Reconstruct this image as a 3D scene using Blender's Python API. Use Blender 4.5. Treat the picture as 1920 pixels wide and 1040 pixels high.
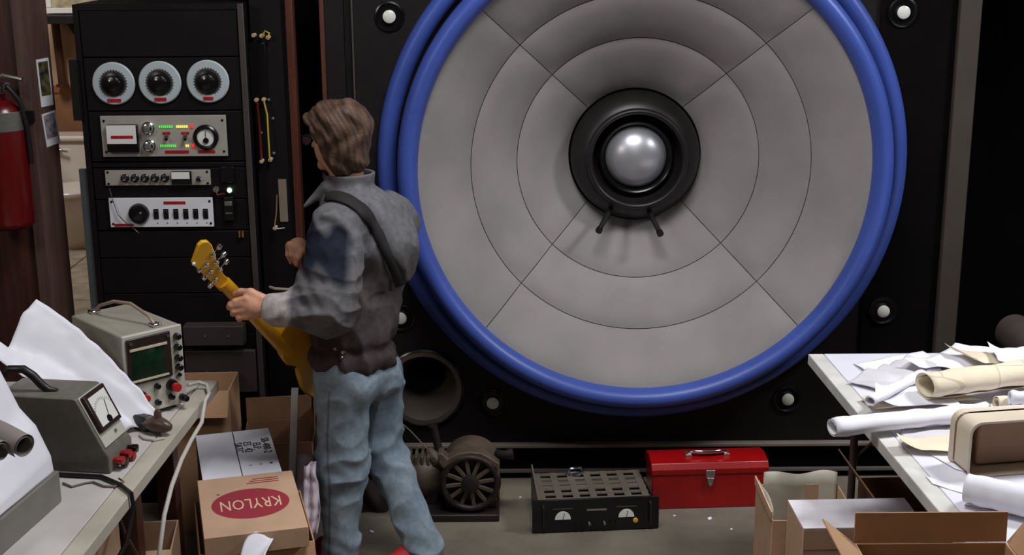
import bpy, bmesh, math, random
import numpy as np
from mathutils import Vector, Matrix, noise
random.seed(7)
SC = bpy.context.scene
COL = SC.collection
for o in list(bpy.data.objects):
    bpy.data.objects.remove(o)
R = math.radians
# ------------------------------------------------------------------ camera
F = 2500.0; TH = R(14.7); RO = R(.4); EYE = 2.2      # focal length in px of a 1920 px wide frame, pitch, roll, eye height
CAM = np.array([0, 0, EYE]); FW = np.array([0, math.cos(TH), -math.sin(TH)])
U0 = np.array([0, math.sin(TH), math.cos(TH)]); R0 = np.array([1., 0, 0])
RT = math.cos(RO) * R0 - math.sin(RO) * U0; UP = math.sin(RO) * R0 + math.cos(RO) * U0
def ray(x, y): return FW + RT * (x - 960) / F - UP * (y - 520) / F
def PY(x, y, Y):
    d = ray(x, y); return Vector(CAM + d * (Y / d[1]))
def PZ(x, y, Z):
    d = ray(x, y); return Vector(CAM + d * ((Z - EYE) / d[2]))
cd = bpy.data.cameras.new('camera'); cam = bpy.data.objects.new('camera', cd); COL.objects.link(cam)
cd.sensor_width = 36; cd.lens = 36 * F / 1920; cd.clip_start = .05; cd.clip_end = 60
cam.matrix_world = Matrix(((RT[0], UP[0], -FW[0], 0), (RT[1], UP[1], -FW[1], 0), (RT[2], UP[2], -FW[2], EYE), (0, 0, 0, 1)))
SC.camera = cam
# ------------------------------------------------------------------ world, lights, exposure
w = bpy.data.worlds.new('world'); SC.world = w; w.use_nodes = True
w.node_tree.nodes['Background'].inputs[0].default_value = (.55, .6, .7, 1)
w.node_tree.nodes['Background'].inputs[1].default_value = .012
SC.view_settings.view_transform = 'Standard'; SC.view_settings.look = 'None'
SC.view_settings.gamma = 1; SC.view_settings.use_curve_mapping = False
SC.view_settings.exposure = -.12
def area(name, loc, target, size, power, color=(1, 1, 1), spread=180):
    l = bpy.data.lights.new(name, 'AREA'); l.shape = 'RECTANGLE'; l.size = size[0]; l.size_y = size[1]
    l.energy = power; l.color = color; l.spread = R(spread)
    o = bpy.data.objects.new(name, l); COL.objects.link(o); o.location = loc
    o.rotation_euler = (Vector(target) - Vector(loc)).to_track_quat('-Z', 'Y').to_euler()
    return o
area('ceiling_lamp_light', (.2, 3.35, 3.6), (.3, 3.9, 0), (1.3, .9), 74, (.97, .98, 1))
area('right_lamp_light', (2.7, 4.0, 3.0), (1.35, 3.8, .75), (.5, .5), 27, (.95, .97, 1), 110)
area('left_lamp_light', (-2.6, 2.2, 2.9), (-.2, 4.4, .9), (.6, .6), 16, (1, .97, .92))
area('rear_lamp_light', (.3, -.6, 3.4), (.3, 4.2, 1.0), (1.2, .5), 7, (1, .97, .93))
area('washroom_lamp_light', (-3.3, 8.6, 2.6), (-3.3, 8.8, 0), (.5, .5), 26, (1, .97, .93))
# ------------------------------------------------------------------ helpers
def S(r, g=None, b=None):
    if g is None: g = b = r
    f = lambda c: (c / 255 / 12.92) if c / 255 <= .04045 else ((c / 255 + .055) / 1.055) ** 2.4
    return (f(r), f(g), f(b))
MATS = {}
def mat(name, col, rough=.6, metal=0, var=.12, scale=8, bump=0, bscale=60, col2=None, emit=None, estr=0, coat=0, alpha=None, stretch=None, trans=0, spec=None):
    if name in MATS: return MATS[name]
    m = bpy.data.materials.new(name); m.use_nodes = True; MATS[name] = m
    nt = m.node_tree; N = nt.nodes; L = nt.links; b = N['Principled BSDF']
    b.inputs['Roughness'].default_value = rough; b.inputs['Metallic'].default_value = metal
    if coat: b.inputs['Coat Weight'].default_value = coat; b.inputs['Coat Roughness'].default_value = .15
    if spec is not None: b.inputs['Specular IOR Level'].default_value = spec
    if trans: b.inputs['Transmission Weight'].default_value = trans
    if alpha is not None: b.inputs['Alpha'].default_value = alpha
    if emit: b.inputs['Emission Color'].default_value = (*emit, 1); b.inputs['Emission Strength'].default_value = estr
    tc = N.new('ShaderNodeTexCoord'); src = tc.outputs['Object']
    if stretch:
        mp = N.new('ShaderNodeMapping'); mp.inputs['Scale'].default_value = stretch; L.new(src, mp.inputs[0]); src = mp.outputs[0]
    nz = N.new('ShaderNodeTexNoise'); nz.inputs['Scale'].default_value = scale; nz.inputs['Detail'].default_value = 6
    L.new(src, nz.inputs['Vector'])
    rp = N.new('ShaderNodeValToRGB'); L.new(nz.outputs['Fac'], rp.inputs[0])
    c2 = col2 if col2 else tuple(min(1, c * (1 + var)) for c in col); c1 = col if col2 else tuple(c * (1 - var) for c in col)
    rp.color_ramp.elements[0].position = .35; rp.color_ramp.elements[1].position = .68
    rp.color_ramp.elements[0].color = (*c1, 1); rp.color_ramp.elements[1].color = (*c2, 1)
    L.new(rp.outputs[0], b.inputs['Base Color'])
    if bump:
        n2 = N.new('ShaderNodeTexNoise'); n2.inputs['Scale'].default_value = bscale; n2.inputs['Detail'].default_value = 4
        L.new(src, n2.inputs['Vector'])
        bp = N.new('ShaderNodeBump'); bp.inputs['Strength'].default_value = bump; bp.inputs['Distance'].default_value = .01
        L.new(n2.outputs['Fac'], bp.inputs['Height']); L.new(bp.outputs[0], b.inputs['Normal'])
    return m
def M4(loc=(0, 0, 0), yaw=0, pitch=0, rx=0):
    return Matrix.Translation(loc) @ Matrix.Rotation(R(yaw), 4, 'Z') @ Matrix.Rotation(R(rx), 4, 'X') @ Matrix.Rotation(R(pitch), 4, 'Y')
class MB:
    """collects shapes in world space (through the matrix m) and links them as one mesh object"""
    def __init__(s, m=None): s.m = m or Matrix(); s.v = []; s.f = []; s.mi = []; s.c = 0
    def add(s, vs, fs):
        o = len(s.v); s.v += [s.m @ Vector(p) for p in vs]
        for q in fs: s.f.append([i + o for i in q]); s.mi.append(s.c)
        return s
    def box(s, x0, x1, y0, y1, z0, z1):
        return s.add([(x, y, z) for z in (z0, z1) for y in (y0, y1) for x in (x0, x1)],
                     [(0, 2, 3, 1), (4, 5, 7, 6), (0, 1, 5, 4), (2, 6, 7, 3), (0, 4, 6, 2), (1, 3, 7, 5)])
    def frame(s, p0, p1):
        d = (Vector(p1) - Vector(p0)); q = d.normalized().to_track_quat('Z', 'Y').to_matrix()
        return q
    def tube(s, pts, r, n=10, cap=True):
        pts = [Vector(p) for p in pts]; k = len(pts); rr = r if isinstance(r, (list, tuple)) else [r] * k
        vs = []; fs = []; prev = None
        for i, p in enumerate(pts):
            t = (pts[min(i + 1, k - 1)] - pts[max(i - 1, 0)]).normalized()
            if prev is None: a = t.orthogonal().normalized()
            else:
                a = prev - t * prev.dot(t)
                a = a.normalized() if a.length > 1e-6 else t.orthogonal().normalized()
            prev = a; b = t.cross(a)
            vs += [p + (a * math.cos(2 * math.pi * j / n) + b * math.sin(2 * math.pi * j / n)) * rr[i] for j in range(n)]
        for i in range(k - 1):
            for j in range(n): fs.append((i * n + j, i * n + (j + 1) % n, (i + 1) * n + (j + 1) % n, (i + 1) * n + j))
        if cap: fs.append(tuple(range(n - 1, -1, -1))); fs.append(tuple(range((k - 1) * n, k * n)))
        return s.add(vs, fs)
    def cyl(s, p0, p1, r0, r1=None, n=24): return s.tube([p0, p1], [r0, r0 if r1 is None else r1], n)
    def lathe(s, prof, c=(0, 0, 0), axis=(0, 0, 1), n=32, a0=0, a1=360, cap=True):
        """prof: (radius, height along axis)"""
        q = Vector(axis).to_track_quat('Z', 'Y').to_matrix(); c = Vector(c); full = abs(a1 - a0) >= 359.9
        k = n if full else n + 1; vs = []; fs = []
        for (r, h) in prof:
            for j in range(k):
                a = R(a0 + (a1 - a0) * j / n); vs.append(c + q @ Vector((r * math.cos(a), r * math.sin(a), h)))
        for i in range(len(prof) - 1):
            for j in range(n): fs.append((i * k + j, i * k + (j + 1) % k, (i + 1) * k + (j + 1) % k, (i + 1) * k + j))
        if full and cap:
            if prof[0][0] > 1e-6: fs.append(tuple(range(k - 1, -1, -1)))
            if prof[-1][0] > 1e-6: fs.append(tuple(range((len(prof) - 1) * k, len(prof) * k)))
        return s.add(vs, fs)
    def prism(s, poly, h0, h1, plane='XY'):
        """poly extruded along the axis the plane leaves out"""
        mp = {'XY': lambda a, b, h: (a, b, h), 'XZ': lambda a, b, h: (a, h, b), 'YZ': lambda a, b, h: (h, a, b)}[plane]
        n = len(poly); vs = [mp(a, b, h) for h in (h0, h1) for a, b in poly]
        fs = [tuple(range(n - 1, -1, -1)), tuple(range(n, 2 * n))] + [(i, (i + 1) % n, n + (i + 1) % n, n + i) for i in range(n)]
        return s.add(vs, fs)
    def grid(s, fn, nu, nv, wrap=False):
        vs = [fn(i / nu, j / nv) for j in range(nv + 1) for i in range(nu + 1)]; k = nu + 1
        return s.add(vs, [(j * k + i, j * k + i + 1, (j + 1) * k + i + 1, (j + 1) * k + i) for j in range(nv) for i in range(nu)])
    def build(s, name, m, parent=None, bevel=0, smooth=35, solid=0, sub=0, seg=2):
        me = bpy.data.meshes.new(name); org = Vector(parent_world(parent)) if parent else None
        if org is None:
            xs = np.array([list(p) for p in s.v]); org = Vector(((xs[:, 0].min() + xs[:, 0].max()) / 2, (xs[:, 1].min() + xs[:, 1].max()) / 2, xs[:, 2].min()))
            base = org
        else: base = Vector((0, 0, 0))
        me.from_pydata([tuple(p - org) for p in s.v], [], s.f); me.update()
        bm = bmesh.new(); bm.from_mesh(me); bmesh.ops.remove_doubles(bm, verts=bm.verts, dist=1e-6)
        if not solid: bmesh.ops.recalc_face_normals(bm, faces=bm.faces)
        bm.to_mesh(me); bm.free()
        o = bpy.data.objects.new(name, me); COL.objects.link(o); o.location = base
        if len(me.polygons) == len(s.mi):
            for p, i in zip(me.polygons, s.mi): p.material_index = i
        for mm in (m if isinstance(m, (list, tuple)) else [m]): me.materials.append(mm)
        if smooth:
            for p in me.polygons: p.use_smooth = True
            me.set_sharp_from_angle(angle=R(smooth))
        if solid:
            md = o.modifiers.new('solid', 'SOLIDIFY'); md.thickness = solid; md.offset = 0
        if bevel:
            md = o.modifiers.new('bevel', 'BEVEL'); md.width = bevel; md.segments = seg; md.limit_method = 'ANGLE'; md.angle_limit = R(40)
        if sub:
            md = o.modifiers.new('sub', 'SUBSURF'); md.levels = sub; md.render_levels = sub
        if parent: o.parent = parent
        return o
def parent_world(p):
    v = Vector(p.location)
    while p.parent: p = p.parent; v += p.location
    return v
def thing(name, label, cat, loc, group=None):
    o = bpy.data.objects.new(name, None); COL.objects.link(o); o.location = loc; o.empty_display_size = .05
    return tag(o, label, cat, group)
def tag(o, label, cat, group=None):
    o['label'] = label; o['category'] = cat
    if group: o['group'] = group
    return o
def struct(o, label=None):
    o['kind'] = 'structure'
    if label: o['label'] = label
    return o
def lab(o, label): o['label'] = label; return o
def text(s, size, m, material, parent, name='lettering', extrude=.0006, align='CENTER', sx=1):
    cu = bpy.data.curves.new(name, 'FONT'); cu.body = s; cu.size = size; cu.extrude = extrude; cu.align_x = align; cu.align_y = 'CENTER'; cu.resolution_u = 2
    t = bpy.data.objects.new(name, cu); COL.objects.link(t); dg = bpy.context.evaluated_depsgraph_get(); dg.update()
    me = bpy.data.meshes.new_from_object(t.evaluated_get(dg)); bpy.data.objects.remove(t)
    org = parent_world(parent)
    me.transform(Matrix.Translation(-org) @ m @ Matrix.Diagonal((sx, 1, 1, 1)))
    o = bpy.data.objects.new(name, me); COL.objects.link(o); o.parent = parent; me.materials.clear(); me.materials.append(material)
    return o
def rnd(a, b): return random.uniform(a, b)
def crumple(p, amp, sc=6, seed=0): return noise.noise(Vector((p[0] * sc + seed, p[1] * sc, p[2] * sc + seed * 2))) * amp
# ------------------------------------------------------------------ materials
BLACK = mat('black_paint', S(18, 12, 12), .6, var=.25, scale=12, bump=.08, bscale=200, spec=.3)
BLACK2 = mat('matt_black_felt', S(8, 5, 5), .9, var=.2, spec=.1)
BLACKG = mat('black_gloss', S(16, 14, 15), .25, var=.1)
BLACKR = mat('black_rubber', S(26, 22, 22), .42, var=.15, scale=20)
RACKB = mat('rack_black', S(11, 7, 7), .6, var=.3, scale=6, bump=.05, bscale=120, spec=.22)
BLUE = mat('blue_surround', S(62, 84, 164), .4, var=.1, scale=3, bump=.04, bscale=30)
CONE = mat('grey_cone_fabric', S(146, 140, 138), .85, var=.09, scale=4, bump=.12, bscale=260)
SEAM = mat('cone_seam', S(84, 79, 77), .9)
CHROME = mat('chrome', S(215, 215, 218), .16, 1, var=.04)
STEEL = mat('brushed_steel', S(170, 168, 160), .38, .9, var=.1, scale=20, stretch=(1, 1, 14))
DOME = mat('satin_dome', S(200, 200, 206), .36, .7, var=.05)
WHITEP = mat('white_plastic', S(225, 225, 220), .4, var=.04)
PANEL = mat('grey_panel', S(172, 165, 156), .45, .2, var=.06, scale=12)
PANELW = mat('white_panel', S(222, 220, 226), .45, var=.05, scale=10)
REDTAPE = mat('red_label_tape', S(170, 22, 34), .35, var=.25, scale=90)
RED = mat('red_enamel', S(150, 8, 10), .32, var=.16, scale=5, bump=.03, bscale=25, coat=.15)
REDW = mat('red_wire', S(84, 12, 12), .5)
YELW = mat('yellow_wire', S(180, 160, 54), .5)
CARD = mat('cardboard', S(178, 138, 104), .8, var=.1, scale=7, bump=.06, bscale=90)
CARDD = mat('dark_cardboard', S(128, 92, 66), .85, var=.12, scale=7, bump=.06, bscale=90)
CARDL = mat('pale_cardboard', S(196, 160, 132), .8, var=.08, scale=7, bump=.05, bscale=90)
PAPER = mat('white_paper', S(232, 230, 238), .75, var=.04, scale=5, bump=.08, bscale=14)
PAPERY = mat('cream_paper', S(222, 208, 182), .75, var=.07, scale=6, bump=.08, bscale=14)
PAPERT = mat('tracing_paper', S(205, 200, 205), .6, var=.1, scale=6, bump=.1, bscale=12)
BENCHW = mat('bench_laminate', S(196, 190, 186), .5, var=.06, scale=9)
BENCHE = mat('bench_edging', S(182, 174, 160), .55, var=.08, scale=9)
BENCHR = mat('white_bench_laminate', S(222, 220, 230), .45, var=.04, scale=9)
WOODD = mat('dark_brown_wood', S(66, 34, 26), .5, var=.3, scale=5, bump=.1, bscale=14, stretch=(9, 9, .7))
WOODR = mat('reddish_wood', S(88, 46, 31), .5, var=.25, scale=5, bump=.1, bscale=14, stretch=(9, 9, .7))
WOODG = mat('grey_brown_wood', S(86, 62, 55), .55, var=.2, scale=5, bump=.1, bscale=14, stretch=(9, 9, .7))
CONC = mat('concrete', S(94, 86, 75), .8, col2=S(122, 113, 99), scale=3.5, bump=.15, bscale=40)
GREYB = mat('grey_instrument_paint', S(120, 116, 108), .5, var=.08, scale=10)
GREYL = mat('light_instrument_paint', S(190, 186, 174), .5, var=.06, scale=10)
BEIGE = mat('beige_plastic', S(205, 190, 168), .5, var=.05)
GLASS_G = mat('green_screen', S(14, 42, 27), .15, var=.3, scale=30)
METERF = mat('meter_face', S(228, 226, 220), .3, var=.04)
WIREG = mat('grey_cable', S(190, 184, 176), .5, var=.05)
# ================================================================== the setting
def sbox(name, m, a, label=None, bevel=0):
    return struct(MB().box(*a).build(name, m, bevel=bevel), label)
sbox('floor', CONC, (-3.2, 3.2, -2, 5.9, -.1, 0))
TILE = mat('grey_stone_tile', S(150, 138, 122), .6, col2=S(185, 172, 150), scale=9, bump=.2, bscale=25)
GROUT = mat('tile_grout', S(92, 82, 72), .9)
wf = sbox('floor_washroom', GROUT, (-4.4, -1.5, 5.9, 10.0, -.1, -.006))
for i in range(6):
    for j in range(10):
        x = -4.38 + i * .47; y = 5.92 + j * .4
        MB().box(x, x + .46, y, y + .39, -.02, 0).build('tile', TILE, wf, bevel=.004)
sbox('ceiling', mat('ceiling_paint', S(120, 112, 104), .9), (-3.3, 3.3, -2, 10.1, 3.7, 3.8))
DARKWALL = mat('dark_wall', S(14, 9, 8), .9, var=.2, spec=.15)
WALLB = mat('brown_room_wall', S(96, 80, 70), .85)
TAN = mat('tan_wall', S(184, 154, 124), .8, var=.05, scale=5)
sbox('wall_back', DARKWALL, (-1.55, 3.2, 5.8, 5.9, 0, 3.7))
sbox('wall_right', DARKWALL, (3.2, 3.3, -2, 5.9, 0, 3.7))
sbox('wall_left', WALLB, (-3.3, -3.2, -2, 4.9, 0, 3.7))
sbox('wall_rear', WALLB, (-3.2, 3.2, -2.1, -2, 0, 3.7))
wl = sbox('wall_partition', WOODD, (-3.2, -1.80, 4.92, 5.02, 0, 3.7), 'dark brown wooden partition behind the fire extinguisher')
struct(MB().prism([(-1.76, 4.9), (-1.714, 5.02), (-1.73, 5.035), (-1.80, 5.035), (-1.80, 4.9)], 0, 3.7).build('trim_1', WOODG), 'brown wooden door post with snapshots pinned on it')
sbox('wall_washroom_far', TAN, (-4.4, -1.5, 9.95, 10.05, 0, 3.7), 'tan wall of the room beyond the doorway')
sbox('wall_washroom_left', TAN, (-4.5, -4.4, 4.92, 10.0, 0, 3.7))
sbox('wall_washroom_right', TAN, (-1.6, -1.5, 5.9, 10.0, 0, 3.7))
b = PY(120, 168, 9.9).z
sbox('trim_2', mat('chair_rail', S(140, 92, 60), .6), (-4.4, -1.6, 9.93, 9.955, b - .03, b + .03), 'brown rail across the tan far wall', .005)
sbox('wall_washroom_wainscot', mat('brown_wainscot', S(138, 98, 66), .7), (-4.4, -1.6, 9.94, 9.952, 0, b - .03), 'brown lower half of the tan far wall')
# ---- things in the far room
a = PY(96, 42, 9.8); c = PY(113, 165, 9.8)
pipe = MB().tube([(a.x, 9.88, a.z + .02), (a.x + .015, 9.88, c.z)], .03, 12).lathe([(.0, 0), (.045, 0), (.045, .02), (0, .02)], (a.x + .015, 9.88, c.z), (0, 0, 1), 16).build('wall_pipe', WOODD)
tag(pipe, 'thin dark brown pipe running down the tan far wall', 'pipe')
sh = MB().box(-3.36, -2.7, 9.62, 9.95, PY(100, 42, 9.8).z, PY(100, 27, 9.8).z)
for x in (-3.2, -2.9): sh.prism([(9.95, PY(100, 42, 9.8).z), (9.75, PY(100, 42, 9.8).z), (9.95, PY(100, 42, 9.8).z - .12)], x, x + .03, 'YZ')
tag(sh.build('wall_shelf', BLACK, bevel=.004), 'black shelf high on the tan wall seen through the doorway', 'shelf')
z0 = PY(100, 26, 9.8).z + .003
fr = thing('framed_picture', 'white framed picture standing on the black wall shelf', 'picture', (-3.05, 9.8, z0))
for (x0, x1, za, zb) in ((-3.34, -2.76, 0, .04), (-3.34, -2.76, .46, .5), (-3.34, -3.3, .04, .46), (-2.8, -2.76, .04, .46)):
    MB().box(x0, x1, 9.78, 9.82, z0 + za, z0 + zb).build('frame_bar', WHITEP, fr, bevel=.004)
MB().box(-3.3, -2.8, 9.79, 9.81, z0 + .04, z0 + .46).build('picture_sheet', mat('faded_print', S(196, 182, 150), .6, col2=S(140, 128, 100), scale=14), fr)
# toilet
tb = PZ(136, 458, 0); tx = tb.x + .06
PORC = mat('porcelain', S(228, 220, 212), .2, var=.03, coat=.3)
t = thing('toilet', 'pale toilet with square tank against the tan far wall', 'toilet', (tx, 9.35, 0))
MB().box(tx - .24, tx + .24, 9.62, 9.84, .37, .72).build('tank', PORC, t, bevel=.03, seg=3)
MB().box(tx - .255, tx + .255, 9.6, 9.85, .72, .76).build('tank_lid', PORC, t, bevel=.015)
MB().cyl((tx - .16, 9.6, .66), (tx - .16, 9.62, .66), .02).tube([(tx - .16, 9.595, .66), (tx - .09, 9.59, .65)], .008).build('flush_lever', CHROME, t)
bw = MB()
def bowl(u, v):
    prof = [(.10, 0), (.11, .1), (.12, .2), (.17, .3), (.19, .37), (.185, .39)]
    k = v * 5; i = min(4, int(k)); fr_ = k - i; r = prof[i][0] * (1 - fr_) + prof[i + 1][0] * fr_; h = prof[i][1] * (1 - fr_) + prof[i + 1][1] * fr_
    a_ = u * 2 * math.pi; return (tx + r * math.cos(a_), 9.4 + r * 1.3 * math.sin(a_) - .03 * v, h)
bw.grid(bowl, 28, 15); bw.build('bowl', PORC, t)
st = MB(); st.prism([(tx + .195 * math.cos(k * math.pi / 16), 9.37 + .25 * math.sin(k * math.pi / 16)) for k in range(32)], .39, .43); st.build('seat_lid', PORC, t, bevel=.012)
# ================================================================== giant loudspeaker
CX, CZ = .505, 1.30
YB = 5.12
sp = thing('giant_loudspeaker', 'huge black loudspeaker wall with blue rubber surround and grey cone', 'loudspeaker', (CX, YB + .2, 0))
PX, PZc, PR = -.36, .40, .132
def baffle():
    bm = bmesh.new()
    def loop(pts):
        vs = [bm.verts.new((x - CX, -.2, z)) for x, z in pts]
        return [bm.edges.new((vs[i], vs[(i + 1) % len(vs)])) for i in range(len(vs))]
    e = loop([(-.60, .15), (1.69, .15), (1.69, 3.0), (-.60, 3.0)])
    e += loop([(CX + .93 * math.cos(k * math.pi / 64), CZ + .93 * math.sin(k * math.pi / 64)) for k in range(128)])
    e += loop([(PX + PR * math.cos(k * math.pi / 24), PZc + PR * math.sin(k * math.pi / 24)) for k in range(48)])
    bmesh.ops.triangle_fill(bm, edges=e, use_beauty=True, use_dissolve=False)
    g = bmesh.ops.extrude_face_region(bm, geom=list(bm.faces))
    for v in g['geom']:
        if isinstance(v, bmesh.types.BMVert): v.co.y += .04
    bmesh.ops.recalc_face_normals(bm, faces=bm.faces)
    me = bpy.data.meshes.new('baffle'); bm.to_mesh(me); bm.free(); me.materials.append(BLACK)
    o = bpy.data.objects.new('baffle', me); COL.objects.link(o); o.parent = sp
baffle()
MB().box(-.60, 1.69, 5.76, 5.79, 0, 3.0).build('back_board', BLACK2, sp)
MB().box(-.63, -.60, 5.14, 5.79, 0, 3.0).build('side_board', BLACK, sp)
MB().box(1.69, 1.72, 5.14, 5.79, 0, 3.0).build('side_board', BLACK, sp)
MB().box(-.60, 1.69, 5.16, 5.76, 2.97, 3.0).build('top_board', BLACK2, sp)
lab(MB().box(-.60, 1.69, 5.13, 5.2, 0, .15).build('plinth', BLACK2, sp), 'recessed black plinth under the speaker')
lab(MB().box(-.60, 1.69, 5.085, 5.12, .145, .16).build('ledge_strip', mat('worn_ledge', S(120, 108, 98), .6), sp, bevel=.003), 'worn grey ledge along the bottom')
MB().box(-.60, 1.69, 5.105, 5.125, .03, .04).build('floor_strip', mat('worn_ledge2', S(95, 86, 80), .6), sp)
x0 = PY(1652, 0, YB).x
lab(MB().box(x0, 1.69, YB - .012, YB - .0005, .16, 3.0).build('edge_shadow_panel', BLACK2, sp), 'added black panel drawing the shadow down the right side')  # added panel: paints the hard-edged shadow on this part of the baffle
lab(MB().box(-.60, -.594, YB - .006, YB, .16, 3.0).build('edge_moulding', mat('edge_grey', S(72, 62, 60), .5), sp), 'thin grey moulding down the left edge')
def ring(prof, n=128): return MB().lathe(prof, (CX, 0, CZ), (0, -1, 0), n, cap=False)   # prof: radius, -Y
def torus_prof(Rr, Y, a, b, n=20): return [(Rr + a * math.cos(2 * math.pi * k / n), -(Y) + b * math.sin(2 * math.pi * k / n)) for k in range(n + 1)]
ring(torus_prof(.986, 5.10, .037, .045)).build('outer_ring', BLUE, sp, smooth=60)
ring(torus_prof(.897, 4.97, .039, .055)).build('surround', BLUE, sp, smooth=60)
ring([(.925, -4.98), (.925, -5.12), (.915, -5.12)]).build('surround_lip', BLACKR, sp)
# cone panels: three rings of four, each a padded piece
RAD = [(.27, 5.40), (.482, 5.255), (.662, 5.125), (.868, 4.97)]
def cone_panel(r0, y0, r1, y1, a0):
    g0 = .0014
    def f(u, v):
        rr = r0 + g0 + (r1 - r0 - 2 * g0) * v; da = g0 / max(rr, .1)
        an = a0 + da + (math.pi / 2 - 2 * da) * u
        yy = y0 + (y1 - y0) * v
        eu = min(u, 1 - u) * (math.pi / 2) * rr; ev = min(v, 1 - v) * (r1 - r0)
        e = min(1, eu / .06) * min(1, ev / .05); e = math.sin(e * math.pi / 2)
        yy -= .009 * e + .010 * math.sin(v * math.pi) - .004
        return (CX + rr * math.cos(an), yy, CZ + rr * math.sin(an))
    m = MB(); us = [0, .004, .01, .02, .035] + [.06 + .88 * k / 24 for k in range(25)] + [.965, .98, .99, .996, 1]
    vs_ = [0, .03, .07, .12, .2] + [.3 + .4 * k / 4 for k in range(5)] + [.8, .88, .93, .97, 1]
    P = [f(u, v) for v in vs_ for u in us]; k = len(us)
    m.add(P, [(j * k + i, j * k + i + 1, (j + 1) * k + i + 1, (j + 1) * k + i) for j in range(len(vs_) - 1) for i in range(k - 1)])
    return m.build('cone_panel', CONE, sp, smooth=60)
for k in range(3):
    for q in range(4): cone_panel(*RAD[k], *RAD[k + 1], R(45 + 90 * q))
ring([(r, -(y + .012)) for r, y in RAD] + [(.885, -4.975)]).build('cone_backing', SEAM, sp)
# centre
ring(torus_prof(.192, 5.285, .012, .02, 16), 64).build('centre_lip', BLACKR, sp, smooth=60)
ring([(.264, -5.42), (.262, -5.375), (.252, -5.35), (.228, -5.315), (.2, -5.29), (.186, -5.29), (.178, -5.31), (.17, -5.35), (.155, -5.36)], 64).build('centre_ring', BLACKR, sp, smooth=60)
ring([(.158, -5.37), (.152, -5.335), (.144, -5.325), (.134, -5.33), (.126, -5.345), (.1, -5.36)], 64).build('inner_cup', BLACKG, sp, smooth=50)
DR = .124
ring([(DR * math.sin(k * math.pi / 32), -5.352 + .085 * math.cos(k * math.pi / 32)) for k in range(17)], 64).build('dust_dome', DOME, sp, smooth=80)
for (xa, ya, xb, yb) in ((1148, 385, 1123, 432), (1213, 388, 1238, 438)):
    p = PY(xa, ya, 5.34); q = PY(xb, yb, 5.20)
    po = MB().tube([p, q], .0105, 14).build('terminal_post', BLACKR, sp)
    MB().tube([q - (q - p).normalized() * .012, q + (q - p).normalized() * .004], .014, 14).build('post_tip', BLACKG, po)
# bolts
BTN = mat('ivory_button', S(225, 225, 214), .3, var=.03)
for (bx, by) in ((730, 31), (1694, 23), (751, 596), (924, 755), (1477, 748), (1656, 583)):
    yy = YB - (.012 if bx > 1600 else 0)
    p = PY(bx, by, yy - .01)
    o = MB().lathe([(.058, 0), (.056, .008), (.05, .01), (.044, .003), (.02, .002), (0, .002)], (p.x, yy, p.z), (0, -1, 0), 32, cap=False).build('bolt_cup', BLACKG, sp)
    MB().lathe([(.014, 0), (.018, .002), (.0245, .012), (.0245, .017), (.018, .021), (0, .022)], (p.x, yy, p.z), (0, -1, 0), 24, cap=False).build('bolt_button', BTN, o)
# port horn
lab(MB().lathe([(PR + .03, .012), (PR + .026, .018), (PR + .004, .018), (PR, .012), (PR - .012, -.03), (.085, -.13), (.075, -.3), (.075, -.5)], (PX, YB, PZc), (0, -1, 0), 48, cap=False).build('port_horn', mat('port_grey', S(78, 68, 62), .45, var=.1), sp, smooth=50), 'round flared port opening')
MB().lathe([(PR + .032, .0), (PR + .032, .016), (PR + .025, .02), (PR + .018, .016), (PR + .018, 0)], (PX, YB, PZc), (0, -1, 0), 48, cap=False).build('port_trim', BLACKG, sp, smooth=50)
# ---- posts and boards between rack and speaker
g = sbox('trim_3', WOODR, (-.868, -.818, 5.1, 5.16, 0, 3.7), 'reddish brown upright post beside the patch board', .004)
sbox('trim_4', WOODR, (-.72, -.703, 5.11, 5.2, 0, 3.7), 'thin brown upright strip beside the black filler board', .002)
sbox('trim_5', BLACK, (-.703, -.631, 5.118, 5.17, 0, 3.0), 'narrow black filler board at the speaker left edge')
a = PY(1802, 0, 5.1); b2 = PY(1840, 0, 5.1)
sbox('trim_6', mat('grey_post', S(62, 53, 46), .7, var=.1), (a.x - .005, b2.x, 5.08, 5.16, 0, 3.7), 'grey upright post right of the speaker', .004)
# far right dark machine: a drum on a stand
dx = PY(1935, 640, 4.95)
dm = thing('dark_drum', 'dark rounded drum barely visible at the right edge behind the papers', 'drum', (dx.x, 5.0, 0))
MB().cyl((dx.x, 4.85, dx.z - .02), (dx.x, 5.15, dx.z - .02), .075, n=32).build('drum_body', mat('drum_grey', S(80, 70, 66), .5), dm, bevel=.01)
MB().box(dx.x - .12, dx.x + .12, 4.88, 5.12, 0, dx.z - .09).build('drum_stand', BLACK, dm, bevel=.005)
# ================================================================== equipment rack
YR = 4.9
rk = thing('equipment_rack', 'tall black equipment rack with three white dials near its top', 'rack', (-1.28, 5.1, 0))
xl, xr, zt = -1.60, -.966, 1.942
MB().box(xl + .02, xl + .04, YR, 5.4, 0, zt).build('side_panel', RACKB, rk)
MB().box(xr - .02, xr, YR, 5.4, 0, zt).build('side_panel', RACKB, rk)
MB().box(xl + .04, xr - .02, YR, 5.4, zt - .02, zt).build('top_panel', RACKB, rk)
MB().box(xl + .04, xr - .02, 5.38, 5.4, .02, zt - .02).build('rear_panel', RACKB, rk)
MB().box(xl + .04, xr - .02, YR, 5.38, 0, .02).build('bottom_panel', RACKB, rk)
lab(MB().box(xr - .018, xr + .004, YR - .008, YR, 0, zt).build('corner_rail', mat('grey_rail', S(62, 54, 54), .45), rk, bevel=.002), 'grey corner rail')  # rail in a paler grey than the rack panels
z1, z2 = PY(140, 225, YR).z, PY(135, 111, YR).z
lab(MB().box(xl - .004, xl + .025, YR - .02, YR + .3, z1, z2).build('side_bracket', BLACK, rk), 'black bracket standing out at the side')
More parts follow.
